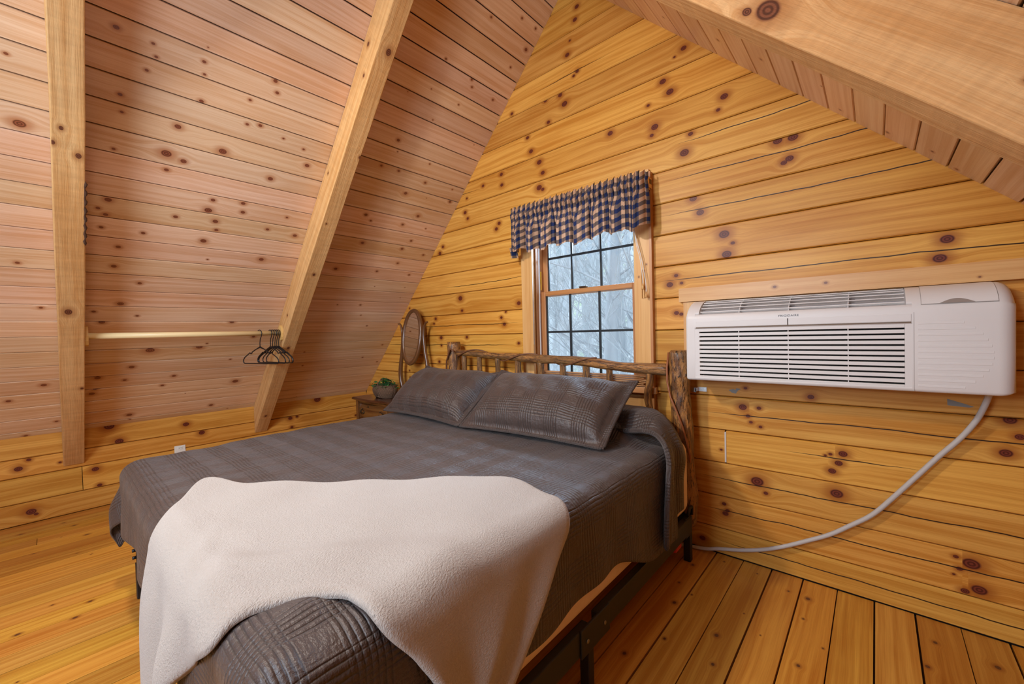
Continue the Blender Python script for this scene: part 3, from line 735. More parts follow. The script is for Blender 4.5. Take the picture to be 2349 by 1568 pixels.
# ---- shams
def sham(label, bl, br, tl, trr, sd, th=.135):
    bl, br, tl, trr = map(Vector, (bl,br,tl,trr)); n_u, n_v = 90, 60
    a, b_ = np.meshgrid(np.linspace(-1,1,n_u), np.linspace(-1,1,n_v), indexing='ij')
    fl = .07   # flange share
    ai, bi = np.clip(np.abs(a)/(1-fl),0,1), np.clip(np.abs(b_)/(1-fl*1.7),0,1)
    prof = (1-ai**3.2)**.5*(1-bi**2.6)**.52
    # pinch: edges pull in between corners, corners stay pointed
    ae = a*(1-.030*(1-b_**2)*np.abs(a)**3); be = b_*(1-.065*(1-a**2)*np.abs(b_)**3)
    wr = noise2(a*.45, b_*.25, sd, ((11,.006),(30,.003)))*(.2+prof)+.010*np.exp(-((b_-.15)/.22)**2)*np.sin(a*16+b_*3)*prof
    ex = (br-bl); up = (tl-bl); nn = ex.cross(up).normalized()
    if nn.y > 0: nn = -nn
    C = np.zeros(a.shape+(3,))
    for k in range(3):
        C[...,k] = ((bl[k]*(1-ae)/2+br[k]*(1+ae)/2)*(1-be)/2+(tl[k]*(1-ae)/2+trr[k]*(1+ae)/2)*(1+be)/2)
    root = empty('pillow_sham'); tag(root, label, 'pillow')
    sag = -.03*(1+b_)*.5*(1-a**2)
    U_, V_ = a*.45+sd*.37, b_*.25+sd*.11
    P = []
    rows = []; uvr = []
    for side in (1,-1):
        off = (prof*th*(1.0 if side > 0 else .75)+.003+(wr if side > 0 else 0))*side
        Q = C.copy()
        for k in range(3): Q[...,k] += nn[k]*off
        Q[...,2] += sag; Q[...,2] = np.maximum(Q[...,2], .690)
        rows.append(Q)
    mb = MB()
    for q_, Q in enumerate(rows):
        mb.grid([[tuple(Q[i,j]) for j in range(n_v)] for i in range(n_u)], [[(U_[i,j], V_[i,j]) for j in range(n_v)] for i in range(n_u)], flip=(q_ == 1))
    mb.build('cover', QLT, root)
    Q = (rows[0]+rows[1])/2
    ring = [tuple(Q[i,0]) for i in range(0,n_u,3)]+[tuple(Q[-1,j]) for j in range(2,n_v,3)]+[tuple(Q[i,-1]) for i in range(n_u-1,0,-3)]+[tuple(Q[0,j]) for j in range(n_v-1,1,-3)]
    MB().tube(ring, .0065, 6, closed=True).build('flange_edge', QLT, root)
    return root
sham('brown quilted sham on the left half of the bed, beside the dresser', (-2.70,1.60,.70), (-1.84,1.575,.70), (-2.78,2.06,.985), (-1.90,2.05,.975), 4)
sham('brown quilted sham on the right half of the bed, nearest the air conditioner', (-1.83,1.575,.70), (-.925,1.645,.70), (-1.93,2.055,.985), (-.945,2.06,.965), 9)

# ---- throw
pairs = [((-.24,.54),(-.30,.38)),((-.36,.67),(-.40,.46)),((-.50,.83),(-.50,.52)),((-.69,1.04),(-.615,.47)),((-.84,1.085),(-.70,.41)),((-1.0,1.10),(-.77,.395)),
 ((-1.18,1.01),(-.83,.39)),((-1.374,.84),(-.875,.36)),((-1.58,.64),(-.91,.32)),((-1.76,.47),(-.94,.27)),((-1.93,.375),(-.955,.225)),((-1.74,.26),(-.965,.17)),((-1.63,.17),(-1.03,.115)),((-1.63,.04),(-1.14,.02)),((-1.61,-.08),(-1.25,-.08)),((-1.55,-.18),(-1.34,-.17)),((-1.48,-.26),(-1.40,-.24))]
def catm(ps, t):
    n_ = len(ps)-1; x = t*n_; i = min(int(x), n_-1); f_ = x-i
    g = lambda k: np.array(ps[max(0,min(n_,k))])
    a,b2,c2,d = g(i-1),g(i),g(i+1),g(i+2)
    return .5*((2*b2)+(-a+c2)*f_+(2*a-5*b2+4*c2-d)*f_**2+(-a+3*b2-3*c2+d)*f_**3)
nu, nv = 200, 120
Xt = np.zeros((nu,nv)); Yt = np.zeros((nu,nv)); S_ = np.zeros((nu,nv)); T_ = np.zeros((nu,nv))
for i in range(nu):
    t = i/(nu-1)
    po = np.array(catm([p[0] for p in pairs], t)); pi2 = np.array(catm([p[1] for p in pairs], t))
    for j in range(nv):
        w_ = j/(nv-1); q = po*(1-w_)+pi2*w_
        Xt[i,j], Yt[i,j] = q; S_[i,j] = t; T_[i,j] = w_
x3, y3, z3, dx, dy, drop = drape(Xt, Yt, QX0, QX1+.022, QY0-.018, 9, ZT0+.020, .085, .022)
hg = sm((drop-.04)/.2)
fold = np.sin(T_*13+S_*5)*.008*np.abs(dx)*hg+(.030*np.exp(-((Xt+1.52)/.07)**2)+.032*np.exp(-((Xt+1.27)/.09)**2)-.020*np.exp(-((Xt+1.40)/.05)**2)+.012*np.sin(Xt*30))*np.abs(dy)*hg
x3 = x3+dx*fold+dx*.012*hg; y3 = y3+dy*fold
z3 = z3+(1-hg)*(noise2(Xt,Yt,17,((6,.008),(19,.0042)))+.010+.008*np.exp(-((T_-.80)/.06)**2)*sm((S_-.3)/.2)*sm((.75-S_)/.2)+.007*np.sin(T_*17+Xt*6)*sm((T_-.4)/.3))
# plump rolled rim
rim = np.minimum(np.minimum(np.minimum(T_, 1-T_)/.035, np.minimum(S_, 1-S_)/.012), 1); rd = (1-np.sqrt(1-(1-rim)**2))*.018
z3 = z3-rd*(1-hg); x3 = x3-dx*rd*hg; y3 = y3-dy*rd*hg
throw = cloth('throw_blanket', Xt, Yt, (x3,y3,z3), THROW, None, .005)
tag(throw, 'beige plush throw blanket draped over the foot of the bed', 'blanket')

# ------------------------------------------------------------------ log headboard
LOGB, nt, b = mat('peeled_log')
uvn = N(nt,'ShaderNodeUVMap', uv_map='uv').outputs[0]
sd_ = M(nt,'MULTIPLY', N(nt,'ShaderNodeAttribute', attribute_name='seed').outputs['Fac'], 37.)
su = N(nt,'ShaderNodeSeparateXYZ'); nt.links.new(uvn, su.inputs[0])
n1 = NOISE(nt, CMB(nt, M(nt,'MULTIPLY',su.outputs[0],9), M(nt,'MULTIPLY',su.outputs[1],60), sd_), 1, 4, .6, .6)
n2 = NOISE(nt, CMB(nt, M(nt,'MULTIPLY',su.outputs[0],30), M(nt,'MULTIPLY',su.outputs[1],160), sd_), 1, 4, .7)
n3 = NOISE(nt, CMB(nt, M(nt,'MULTIPLY',su.outputs[0],2.5), M(nt,'MULTIPLY',su.outputs[1],9), sd_), 1, 2)
c = MIX(nt, MR(nt,n1,.35,.62,0,1), (.52,.235,.06), (.13,.05,.016)); c = MIX(nt, MR(nt,n3,.42,.62,0,.6), c, (.25,.13,.045))
c = MIX(nt, MR(nt,n2,.53,.62,0,.9), c, (.022,.012,.008))
nt.links.new(c, b.inputs['Base Color']); setp(b, rough=.38, coat=.3, croug=.3)
BUMP(nt, b, M(nt,'ADD',n1,M(nt,'MULTIPLY',n2,1.2)), .7, .01)
VINE = simple('vine', (.16,.06,.025), .5)
VINE2 = simple('vine_red', (.30,.10,.035), .45)
hb = empty('log_headboard', (-1.72,2.28,0)); tag(hb, 'rustic peeled log headboard with spindles and twisted vine', 'headboard')
def T(p): return (p[0]+1.72, p[1]-2.28, p[2])
def logtube(nm, pts, r0, r1, n=14, sub=26, amp=.05, parent=hb, m=None, knob=True, seedv=None):
    rs = np.random.RandomState(int(abs(pts[0][0])*1000)+len(pts)); q = []; rr = []
    ph = [rs.rand()*6.28 for _ in range(6)]
    for i in range(sub):
        t = i/(sub-1); p = catm(pts, t); q.append(T(p))
        base = r0+(r1-r0)*t
        base *= 1+amp*math.sin(t*19+ph[0])+amp*.6*math.sin(t*43+ph[1])
        if knob and (i == 0 or i == sub-1): base *= .86
        rr.append((lambda bb, tt: (lambda an: bb*(1+amp*.8*math.sin(2*an+tt*8+ph[2])+amp*.5*math.sin(5*an+tt*11+ph[3]))))(base, t))
    return MB().tube(q, rr, n).build(nm, m or LOGB, parent, seed=seedv)
logtube('post', [(-2.69,2.28,.02),(-2.70,2.28,.4),(-2.69,2.28,.8),(-2.695,2.28,1.178)], .062, .056)
logtube('post', [(-.775,2.28,.17),(-.765,2.28,.34),(-.785,2.28,.55),(-.80,2.28,.8),(-.805,2.28,.97),(-.805,2.28,1.122)], .044, .056, sub=40)
railp = [(-2.66,1.085),(-2.487,1.085),(-2.306,1.071),(-2.137,1.067),(-1.979,1.061),(-1.832,1.053),(-1.694,1.052),(-1.564,1.050),(-1.442,1.046),(-1.327,1.038),(-1.219,1.026),(-1.116,1.018),(-1.019,1.015),(-.858,1.012)]
logtube('top_rail', [(x,2.275,z) for x, z in railp], .026, .033, sub=60, amp=.06)
logtube('bottom_rail', [(-2.66,2.29,.48),(-1.7,2.29,.47),(-.83,2.29,.48)], .03, .035)
for x in (-2.57,-2.387,-2.182,-1.977,-1.764,-1.577,-1.395,-1.23,-.973):
    zt_ = float(np.interp(x, [p[0] for p in railp], [p[1] for p in railp]))
    rad = .021 if x < -2 else .024
    if x > -1.3: rad = .021
    mid = [(x+random.uniform(-.006,.006),2.285,.75),(x,2.283,.9)]
    if x == -.973: mid = [(-.962,2.285,.66),(-.968,2.285,.74),(-.99,2.285,.84),(-.978,2.283,.93)]
    logtube('spindle', [(x,2.29,.48)]+mid+[(x,2.28,zt_-.012)], rad*.95, rad, n=10, sub=18, amp=.07)
vp = []
for i in range(90):
    t = i/89; x = -2.63+t*1.32; z = float(np.interp(x, [p[0] for p in railp], [p[1] for p in railp])); a = t*15-1.0; r = .034
    vp.append(T((x, 2.275-r*math.cos(a)*1.0, z+r*math.sin(a))))
MB().tube(vp, .0055, 6).build('vine', VINE, hb)
vp = [T(p) for p in [(-2.62,2.22,1.10),(-2.66,2.21,1.12),(-2.72,2.218,1.02),(-2.755,2.24,.93),(-2.745,2.23,.84),(-2.73,2.22,.75)]]
MB().tube(vp, .008, 6).build('vine', VINE, hb)
vp = [T((x,y,z)) for x,y,z in [(-.856,2.262,1.11),(-.860,2.245,1.03),(-.855,2.232,.95),(-.835,2.222,.87),(-.80,2.218,.79),(-.772,2.222,.71),(-.755,2.232,.63),(-.747,2.25,.56),(-.752,2.262,.47),(-.757,2.26,.42)]]
MB().tube(vp, .0060, 6).build('vine', VINE2, hb)
vp = [T((x,y,z)) for x,y,z in [(-.795,2.24,.36),(-.775,2.232,.31),(-.765,2.228,.24),(-.742,2.228,.19),(-.752,2.23,.175)]]
MB().tube(vp, .0065, 6).build('vine', VINE, hb)

# ------------------------------------------------------------------ air conditioner
AW, nt, b = mat('ac_plastic'); setp(b, col=(.74,.715,.70), rough=.42, spec=.4)
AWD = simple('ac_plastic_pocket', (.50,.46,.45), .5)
AIN = simple('ac_inside', (.015,.012,.010), .8)
AGR = simple('ac_groove', (.36,.33,.31), .6)
ac = empty('air_conditioner', (-.19,YG-.01,.975)); tag(ac, 'white wall-mounted packaged air conditioner beside the headboard', 'air conditioner')
def A(p): return (p[0]+.19, p[1]-(YG-.01), p[2]-.975)
X0, X1, YF, Z0, Z1 = -.735, .364, 2.18, .975, 1.383
# profile (y, z) from the bottom back, over the front, to the top back
def front_curve(t):   # quarter-ish round, t 0..1 from front top (2.18,1.285) to top (2.335,1.383)
    a = t*math.pi/2
    return (YF+.155*(1-math.cos(a))**.9, 1.285+.098*math.sin(a)**1.05)
prof_lo = [(YG-.012,Z0),(YF+.012,Z0),(YF+.003,Z0+.003),(YF,Z0+.012),(YF,1.10),(YF,1.246)]
prof_cv = [front_curve(i/12) for i in range(13)]
prof_hi = [(YG-.012,Z1)]
full = prof_lo+prof_cv+prof_hi
def loft(stations, prof, name, m, parent, caps=True, smooth=True):
    P = []
    for x, ins in stations:
        row = []
        for (y, z) in prof:
            yy = y if y > YG-.03 else y+ins*(1 if y < 2.30 else .3)
            zz = z+(ins*.5 if z < Z0+.004 else (-ins*.8 if z > 1.30 else 0))
            row.append(A((x, yy, zz)))
        P.append(row)
    mb = MB(); mb.grid(P, [[(p[0],p[2]) for p in r] for r in P], smooth=smooth)
    if caps:
        for row in (P[0], P[-1]):
            mb.quadset(row, [list(range(len(row)))])
    o = mb.build(name, m, parent)
    bm = bmesh.new(); bm.from_mesh(o.data); bmesh.ops.recalc_face_normals(bm, faces=bm.faces); bm.to_mesh(o.data); bm.free()
    return o
def ends(x, d, r):  # rounded end stations
    return [(x+d*r*(1-math.cos(a)), r*(1-math.sin(a))) for a in [i*math.pi/12 for i in range(7)]]
XM0, XM1 = -.690, .104
loft([(X0,.012)]+[(X0+.014-.014*math.cos(i*math.pi/10), .012*(1-math.sin(i*math.pi/10))) for i in range(6)]+[(XM0,0)], full, 'left_end', AW, ac)
loft([(XM1,0),(X1-.045,0)]+[(X1-.045+.045*math.sin(i*math.pi/14), .040*(1-math.cos(i*math.pi/14))) for i in range(1,8)], full, 'control_panel', AW, ac)
GX0, GX1 = -.672, .088
GT0, GT1 = 2/12, 10.5/12
cv = lambda t: front_curve(t)
low = [(YG-.012,1.235),(YF,1.235),(YF,1.246)]+[cv(i*GT0/2) for i in range(0,3)]
loft([(XM0,0),(XM1,0)], low+[(YG-.012,cv(GT0)[1])], 'front_cap', AW, ac)
tp = [cv(GT1),cv((GT1+1)/2),cv(1),(YG-.012,Z1),(YG-.012,cv(GT1)[1])]
loft([(XM0,0),(XM1,0)], tp, 'front_cap', AW, ac)
seg = [cv(GT0+(GT1-GT0)*i/8) for i in range(9)]
for a_, b_ in ((XM0,GX0),(GX1,XM1)):
    loft([(a_,0),(b_,0)], [(YG-.012,cv(GT0)[1])]+seg+[(YG-.012,cv(GT1)[1])], 'front_cap', AW, ac)
loft([(XM0,0),(XM1,0)], [(YG-.012,Z0),(YF+.012,Z0),(YF+.003,Z0+.003),(YF,Z0+.012),(YF,.993),(YG-.012,.993)], 'bottom_cap', AW, ac)
# pocket of the outlet and its louvres
off = lambda y, z, d: (y+d*.75, z-d*.66)
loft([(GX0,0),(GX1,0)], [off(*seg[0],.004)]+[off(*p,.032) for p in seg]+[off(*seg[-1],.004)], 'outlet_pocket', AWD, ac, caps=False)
for i in range(5):
    y, z = cv(GT0+(GT1-GT0)*(.12+i*.185))
    MB().box(A((GX0+.006,y+.002,z-.0015)), A((GX1-.004,y+.026,z+.0018)), 0, Matrix.Rotation(-.25,3,'X'), A((0,y,z))).build('outlet_louvre', AW, ac)
for x in (-.49,-.292,-.085):
    loft([(x-.0015,0),(x+.0015,0)], [off(*p,.007) for p in seg]+[off(*p,.030) for p in seg[::-1]], 'outlet_rib', AW, ac)
# intake grille
box('intake_recess', A((XM0,YF+.030,.993)), A((XM1,YF+.04,1.235)), AIN, ac)
zs = [1.2175-.0213*i for i in range(11)]
prev = 1.236
for i, z in enumerate(zs+[.993]):
    hi = prev; lo = z+.0035 if z > .995 else .993
    mb = MB(); mb.box(A((XM0+.02,YF+.0005,lo)), A((XM1-.02,YF+.014,hi)), 0); mb.build('intake_louvre', AW, ac, .0012)
    prev = z-.0035
for a_, b_ in ((XM0-.001,XM0+.022),(XM1-.020,XM1+.001)):
    box('grille_stile', A((a_,YF+.0004,.993)), A((b_,YF+.03,1.236)), AW, ac, ax=2)
for x in (-.49,-.292,-.085):
    box('grille_rib', A((x-.0015,YF+.004,.995)), A((x+.0015,YF+.02,1.235)), AW, ac, ax=2)
# filter flap and its gap
box('flap_gap', A((XM0+.006,YF-.0006,1.2385)), A((XM1-.002,YF+.004,1.2435)), simple('ac_gap_brown',(.16,.11,.07),.7), ac)
box('filter_flap', A((XM0+.006,YF-.0018,1.2445)), A((-.2935,YF+.004,1.2735)), AW, ac, bevel=.0012)
box('filter_flap', A((-.2905,YF-.0018,1.2445)), A((XM1-.002,YF+.004,1.2735)), AW, ac, bevel=.0012)
box('flap_slot', A((-.2935,YF-.001,1.244)), A((-.2905,YF+.003,1.2735)), AIN, ac, ax=2)
box('panel_seam', A((.1085,YF-.0004,.978)), A((.1100,YF+.003,1.279)), AGR, ac, ax=2)
# embossed lines of the control side
ex = [.246,.272,.290,.302,.311,.316,.316,.312,.304,.290,.272,.248]
for i in range(12):
    z = 1.237-.0215*i
    mb = MB(); mb.box(A((.120,YF-.0009,z-.0045)), A((ex[i]-.006,YF+.002,z+.0045)), 0); mb.build('embossed_rib', AW, ac, .0008, seg=1)
# control door following the curve
def dpatch(xa, xb, ta, tb, d, n_=10, mm=10):
    P = []
    for i in range(n_+1):
        x = xa+(xb-xa)*i/n_; row = []
        for j in range(mm+1):
            y, z = cv(ta+(tb-ta)*j/mm); row.append(A((x,)+off(y,z,-d)))
        P.append(row)
    return P
o = MB().grid(dpatch(.1285,.3215,.14,.93,.0004)).build('door_seam', AGR, ac)
mb = MB(); mb.grid(dpatch(.130,.320,.155,.915,.0020)); o = mb.build('control_door', AW, ac)
P = []
for i in range(15):
    t = i/14; x = .178+.088*t; y0, z0 = cv(.155); y1, z1 = cv(.155+.11*math.sin(math.pi*t)+.002)
    P.append([A((x,)+off(y0,z0,-.0028)), A((x,)+off(y1,z1,-.0028))])
MB().grid(P).build('door_finger_notch', simple('ac_notch',(.30,.25,.22),.6), ac)
fc = bpy.data.curves.new('lettering','FONT'); fc.body = 'FRIGIDAIRE'; fc.size = .0125; fc.extrude = .0003; fc.space_character = 1.12
tmp = bpy.data.objects.new('tmp', fc); COL.objects.link(tmp); bpy.context.view_layer.update()
me = bpy.data.meshes.new_from_object(tmp.evaluated_get(bpy.context.evaluated_depsgraph_get())); bpy.data.objects.remove(tmp)
me.name = 'lettering'; wdt = max(v.co.x for v in me.vertices)
tx = link('lettering', me, ac, simple('ac_lettering', (.03,.03,.035), .5))
tx.rotation_euler = (math.pi/2-.08,0,0); tx.location = A((-.328,YF-.0008,1.2815)); tx.scale = (.076/wdt,1,1)
# mounting boards around it
bd = plank('mounting_board', None, (0,YG-.028,1.388), (1,0,0), (0,0,1), (0,-1,0), (-.835,-.835), (1.0,1.0), .080, .028, TRIM, [(-.37,.045,.008),(-.17,.045,.007),(.3,.02,.004)], None, cham=.002)
tag(bd, 'pale pine board fixed along the wall above the air conditioner', 'board')
bd2 = plank('mounting_board', None, (-.812,YG-.026,0), (0,0,1), (1,0,0), (0,-1,0), (.99,.99), (1.387,1.387), .075, .026, TRIM, [], None, cham=.002)
tag(bd2, 'narrow upright pine board between the window casing and the air conditioner', 'board')
brk = MB(); brk.box((-.768,YG-.05,.888),(-.742,YG-.046,.912)); brk.box((-.746,YG-.05,.890),(-.742,YG-.002,.910)); brk.box((-.742,YG-.006,.888),(-.700,YG-.002,.912))
brk.tube([(-.728,YG-.008,.900),(-.728,YG-.003,.900)], .004, 8); brk.tube([(-.712,YG-.008,.900),(-.712,YG-.003,.900)], .004, 8)
tag(brk.build('wall_bracket', met), 'small steel angle bracket on the wall right of the headboard post', 'bracket')
tape = simple('grey_tape', (.20,.20,.19), .6)
def tapepiece(pts, label):
    n_ = len(pts); vs = [(x,YG-.0016,z) for x, z in pts]+[(x,YG-.0001,z) for x, z in pts]
    fs = [list(range(n_))[::-1], list(range(n_,2*n_))]+[(i,(i+1)%n_,n_+(i+1)%n_,n_+i) for i in range(n_)]
    tag(MB().quadset(vs, fs).build('tape_scrap', tape), label, 'tape')
tapepiece([(-.590,.905),(-.566,.912),(-.558,.906),(-.553,.917),(-.530,.915),(-.545,.905),(-.556,.888),(-.575,.892)], 'torn grey tape scrap under the left part of the air conditioner')
tapepiece([(.215,.928),(.262,.912),(.288,.902),(.275,.898),(.216,.902)], 'wedge-shaped grey tape scrap under the air conditioner beside the power cord')
CBL = simple('cord_grey', (.52,.49,.47), .45)
cp = [(.316,2.30,.99),(.316,2.33,.955),(.303,2.345,.90),(.283,2.355,.845),(.245,2.365,.775),(.184,2.37,.688),(.125,2.37,.60),(.054,2.37,.495),(-.015,2.37,.40),(-.091,2.37,.329),(-.165,2.37,.265),(-.253,2.37,.207),(-.345,2.37,.150),(-.435,2.37,.104),(-.54,2.37,.066),(-.641,2.37,.040),(-.70,2.365,.022),(-.77,2.36,.012),(-.9,2.33,.010),(-1.1,2.30,.010)]
cps = [tuple(catm(cp, i/90)) for i in range(91)]
tag(MB().tube(cps, .0098, 10).build('power_cord', CBL), 'grey power cord drooping from the air conditioner to behind the bed', 'cord')

# ------------------------------------------------------------------ valance
VAL, nt, b = mat('checked_cotton')
uvn = N(nt,'ShaderNodeUVMap', uv_map='uv').outputs[0]
s = N(nt,'ShaderNodeSeparateXYZ'); nt.links.new(uvn, s.inputs[0])
def stripe(x): return M(nt,'GREATER_THAN', M(nt,'FRACT', M(nt,'DIVIDE', x, .053)), .5)
a, c2 = stripe(s.outputs[0]), stripe(s.outputs[1])
sumc = M(nt,'ADD', a, c2)
c = MIX(nt, M(nt,'GREATER_THAN', sumc, .5), (.52,.315,.195), (.130,.092,.078))
c = MIX(nt, M(nt,'GREATER_THAN', sumc, 1.5), c, (.014,.024,.080))
n1 = NOISE(nt, V(nt,'MULTIPLY', uvn, (900,900,1)), 1, 2)
c = MIX(nt, .25, c, CMB(nt,*[MR(nt,n1,.3,.7,.6,1.4,False)]*3), 'MULTIPLY')
nt.links.new(c, b.inputs['Base Color']); setp(b, rough=.85, spec=.2)
tl = N(nt,'ShaderNodeBsdfTranslucent'); nt.links.new(c, tl.inputs[0])
mx = N(nt,'ShaderNodeMixShader'); mx.inputs[0].default_value = .06
nt.links.new(b.outputs[0], mx.inputs[1]); nt.links.new(tl.outputs[0], mx.inputs[2]); nt.links.new(mx.outputs[0], nt.nodes['Material Output'].inputs[0])
val = empty('valance', (0,0,0)); tag(val, 'navy and tan checked gathered valance over the window', 'valance')
rs = np.random.RandomState(5)
nu, nv = 560, 46
XV0, XV1 = -2.028, -.978
t = np.linspace(0,1,nu)
ph = np.cumsum(5+6*rs.rand(nu))/nu*2*np.pi*1.0
phs = np.cumsum(34+26*rs.rand(nu))/nu*2*np.pi*1.0
big = np.sin(ph)+.45*np.sin(ph*1.9+1)+.25*np.sin(ph*3.1)
fine = np.sin(phs)+.4*np.sin(phs*1.7+2)
P = []; UVg = []
bot = 1.836+.010*np.sin(t*19)+.006*np.sin(t*51+1)-.022*np.sin(t*np.pi)+.006*np.sin(ph+1.2)
ztop = 2.152+.008*fine+.006*np.sin(t*140)
for i in range(nu):
    row = []; uvr = []; x = XV0+(XV1-XV0)*t[i]
    for j in range(nv):
        w_ = j/(nv-1); z = ztop[i]+(bot[i]-ztop[i])*w_
        inp = 1-sm(abs(w_-.18)/.10)          # rod pocket zone
        low = sm((w_-.26)/.35)
        y = 2.272+fine[i]*(.005*(1-low)+.002)-.012*inp*(1-.5*abs(fine[i])*.5)+big[i]*.021*low-.012*low
        xx = x+math.cos(ph[i])*.010*low+math.cos(phs[i])*.0025
        # returns to the wall at both ends
        e = max(0, .025-t[i])/.025; e2 = max(0, t[i]-.975)/.025
        y += .10*e**1.3+.05*e2**1.5
        row.append((xx, y, z)); uvr.append((t[i]*1.36, w_*.335+.01*big[i]*low))
    P.append(row); UVg.append(uvr)
mb = MB(); mb.grid(P, UVg); mb.build('curtain', VAL, val)
fb = MB(); Pf = [[(-2.03+.07*i/8, 2.285-.02*math.sin(i*.9)+.004*j, 1.865-.075*j/5+.012*i/8) for j in range(6)] for i in range(9)]
fb.grid(Pf, [[(i*.012, j*.014) for j in range(6)] for i in range(9)]).build('turned_hem', VAL, val)
MB().tube([(-2.015,2.288,2.095),(-1.01,2.288,2.095)], .007, 8).build('rod', JLIN, val)
hr = bl = tag(empty('wooden_blind', (0,0,0)), 'wooden window blind let down behind the headboard, its head box right of the valance', 'blind')
box('headrail', (-1.94,2.315,2.060), (-.985,2.378,2.135), TRIM, hr, bevel=.002)
box('end_plate', (-.984,2.318,2.068), (-.980,2.376,2.128), TRIM, hr, bevel=.001)
box('end_slot', (-.9805,2.34,2.09), (-.9795,2.372,2.118), simple('slot_brown',(.15,.08,.03),.7), hr)
# stacked slats at the sill, cord and tassels
SLT = wood('blind_slat_pine', (.74,.40,.17), (.60,.27,.09), (.4,.15,.05), (.1,.03,.01), rough=.4, tint=.08)
for i in range(6):
    MB().box((-1.80+.006*(i % 3)-.003,2.312-.004*(i % 2),.905+.0115*i), (-1.00-.012*((i*2) % 3),2.352,.909+.0115*i), 0).build('slat', SLT, bl, .001)
box('bottom_rail', (-1.80,2.318,.862), (-.955,2.345,.900), SLT, bl, bevel=.003)
CRD = simple('blind_cord', (.80,.78,.74), .7)
def cord(pts, label, r=.0022, tas=None):
    o = None
    q = [tuple(catm(pts, i/24)) for i in range(25)]
    o = MB().tube(q, r, 6).build('cord', CRD, bl)
    if tas:
        p = q[-1]; MB().tube([(p[0],p[1],p[2]+.005),(p[0],p[1],p[2]-.012),(p[0],p[1],p[2]-.03)], [.003,.006,.010], 10).build('tassel', TRIM, o)
    return o
cord([(-1.09,2.345,1.87),(-1.07,2.35,1.78),(-1.045,2.352,1.68),(-1.03,2.352,1.60),(-1.018,2.352,1.52),(-1.016,2.352,1.46)], 'white pull cord slanting over the right window casing, with the lowest tassel', tas=True)
cord([(-1.085,2.35,1.86),(-1.072,2.355,1.75),(-1.05,2.352,1.66),(-1.038,2.352,1.56),(-1.036,2.352,1.51)], 'white pull cord over the right window casing, with the upper tassel', tas=True)
wd = MB().tube([(-1.905,2.385,1.86),(-1.905,2.385,1.15)], .0045, 8).build('tilt_wand', simple('wand_white',(.85,.87,.9),.3))
tag(wd, 'white tilt wand hanging at the left side of the window', 'wand')
ch = MB(); ch.tube([(-1.052,2.372,1.60),(-1.036,2.372,1.60),(-1.036,2.372,1.43),(-1.052,2.372,1.43)], .003, 6, closed=True)
tag(ch.build('cord_cleat', TRIM), 'pale rectangular cord cleat screwed to the right window casing', 'cleat')

# ------------------------------------------------------------------ closet rod and hangers
ROD = simple('rod_pale_wood', (.86,.68,.36), .35)
BRKT = simple('bracket_pine', (.72,.46,.16), .5)
rod = empty('closet_rod', (-3.62,.69,1.29)); tag(rod, 'pale round wooden closet rod fixed between the two left rafters', 'rod')
MB().tube([(0,-.558,0),(0,.558,0)], .0185, 16).build('pole', ROD, rod)
for y0, y1 in ((-.559,-.542),(.542,.559)):
    vs = []
    for y in (y0, y1):
        for k in range(12):
            a = math.pi*2*k/12; vs.append((.030*math.cos(a)-.02*math.sin(a)*0, y, .062*math.sin(a)+.0))
    fs = [list(range(12)), list(range(12,24))[::-1]]+[(k,(k+1)%12+0,12+(k+1)%12,12+k)[::-1] for k in range(12)]
    MB().quadset(vs, fs).build('end_bracket', BRKT, rod)
HNG = simple('hanger_black', (.008,.008,.010), .35)
proto = empty('clothes_hanger')
hk = [(0,0,-.105)]+[(0,0,-.06),(.004,0,-.035)]+[(.026*math.sin(a)*-1+.0, 0, .026*math.cos(a)) for a in [math.pi*.93-k*math.pi*1.28/10*-1*-1 for k in range(11)]]
hk = [(0,0,-.105),(0,0,-.075),(.006,0,-.045),(.020,0,-.022)]+[(.0265*math.cos(a),0,.0265*math.sin(a)) for a in [-.35+k*.32 for k in range(11)]]
MB().tube(hk, .0032, 6).build('hook', HNG, proto)
fr = MB()
def arm(sx):
    return [(0,0,-.105),(sx*.065,0,-.132),(sx*.10,0,-.148),(sx*.105,0,-.160),(sx*.118,0,-.160),(sx*.125,0,-.152),(sx*.19,0,-.188),(sx*.207,0,-.205),(sx*.212,0,-.222),(sx*.203,0,-.235),(sx*.19,0,-.238)]
fr.tube(arm(1)+[(0,0,-.238)]+arm(-1)[::-1], .0042, 6, caps=False)
fr.tube([(-.05,0,-.126),(0,0,-.112),(.05,0,-.126)], .0035, 5)
fr.build('frame', HNG, proto)
hp = [(1.085,.30,'clothes hanger farthest left on the rod, in front of the others'),(1.160,.16,'clothes hanger second from the left on the rod, first of the bunched row'),(1.176,.22,'clothes hanger third from the left on the rod, inside the bunch'),(1.192,.28,'clothes hanger third from the right on the rod, inside the bunch'),(1.206,.20,'clothes hanger second from the right on the rod, inside the bunch'),(1.220,.14,'clothes hanger at the right end of the row, against the rafter bracket')]
for i, (y, rz, lb) in enumerate(hp):
    if i == 0: h_ = proto
    else:
        h_ = proto.copy(); COL.objects.link(h_)
        for c3 in proto.children:
            d3 = c3.copy(); COL.objects.link(d3); d3.parent = h_
    h_.location = (-3.62, y, 1.290); h_.rotation_euler = (0,0,rz)
    tag(h_, 'black plastic '+(lb or 'clothes hanger in the tight middle of the row on the rod'), 'hanger', group='black hangers on the closet rod')

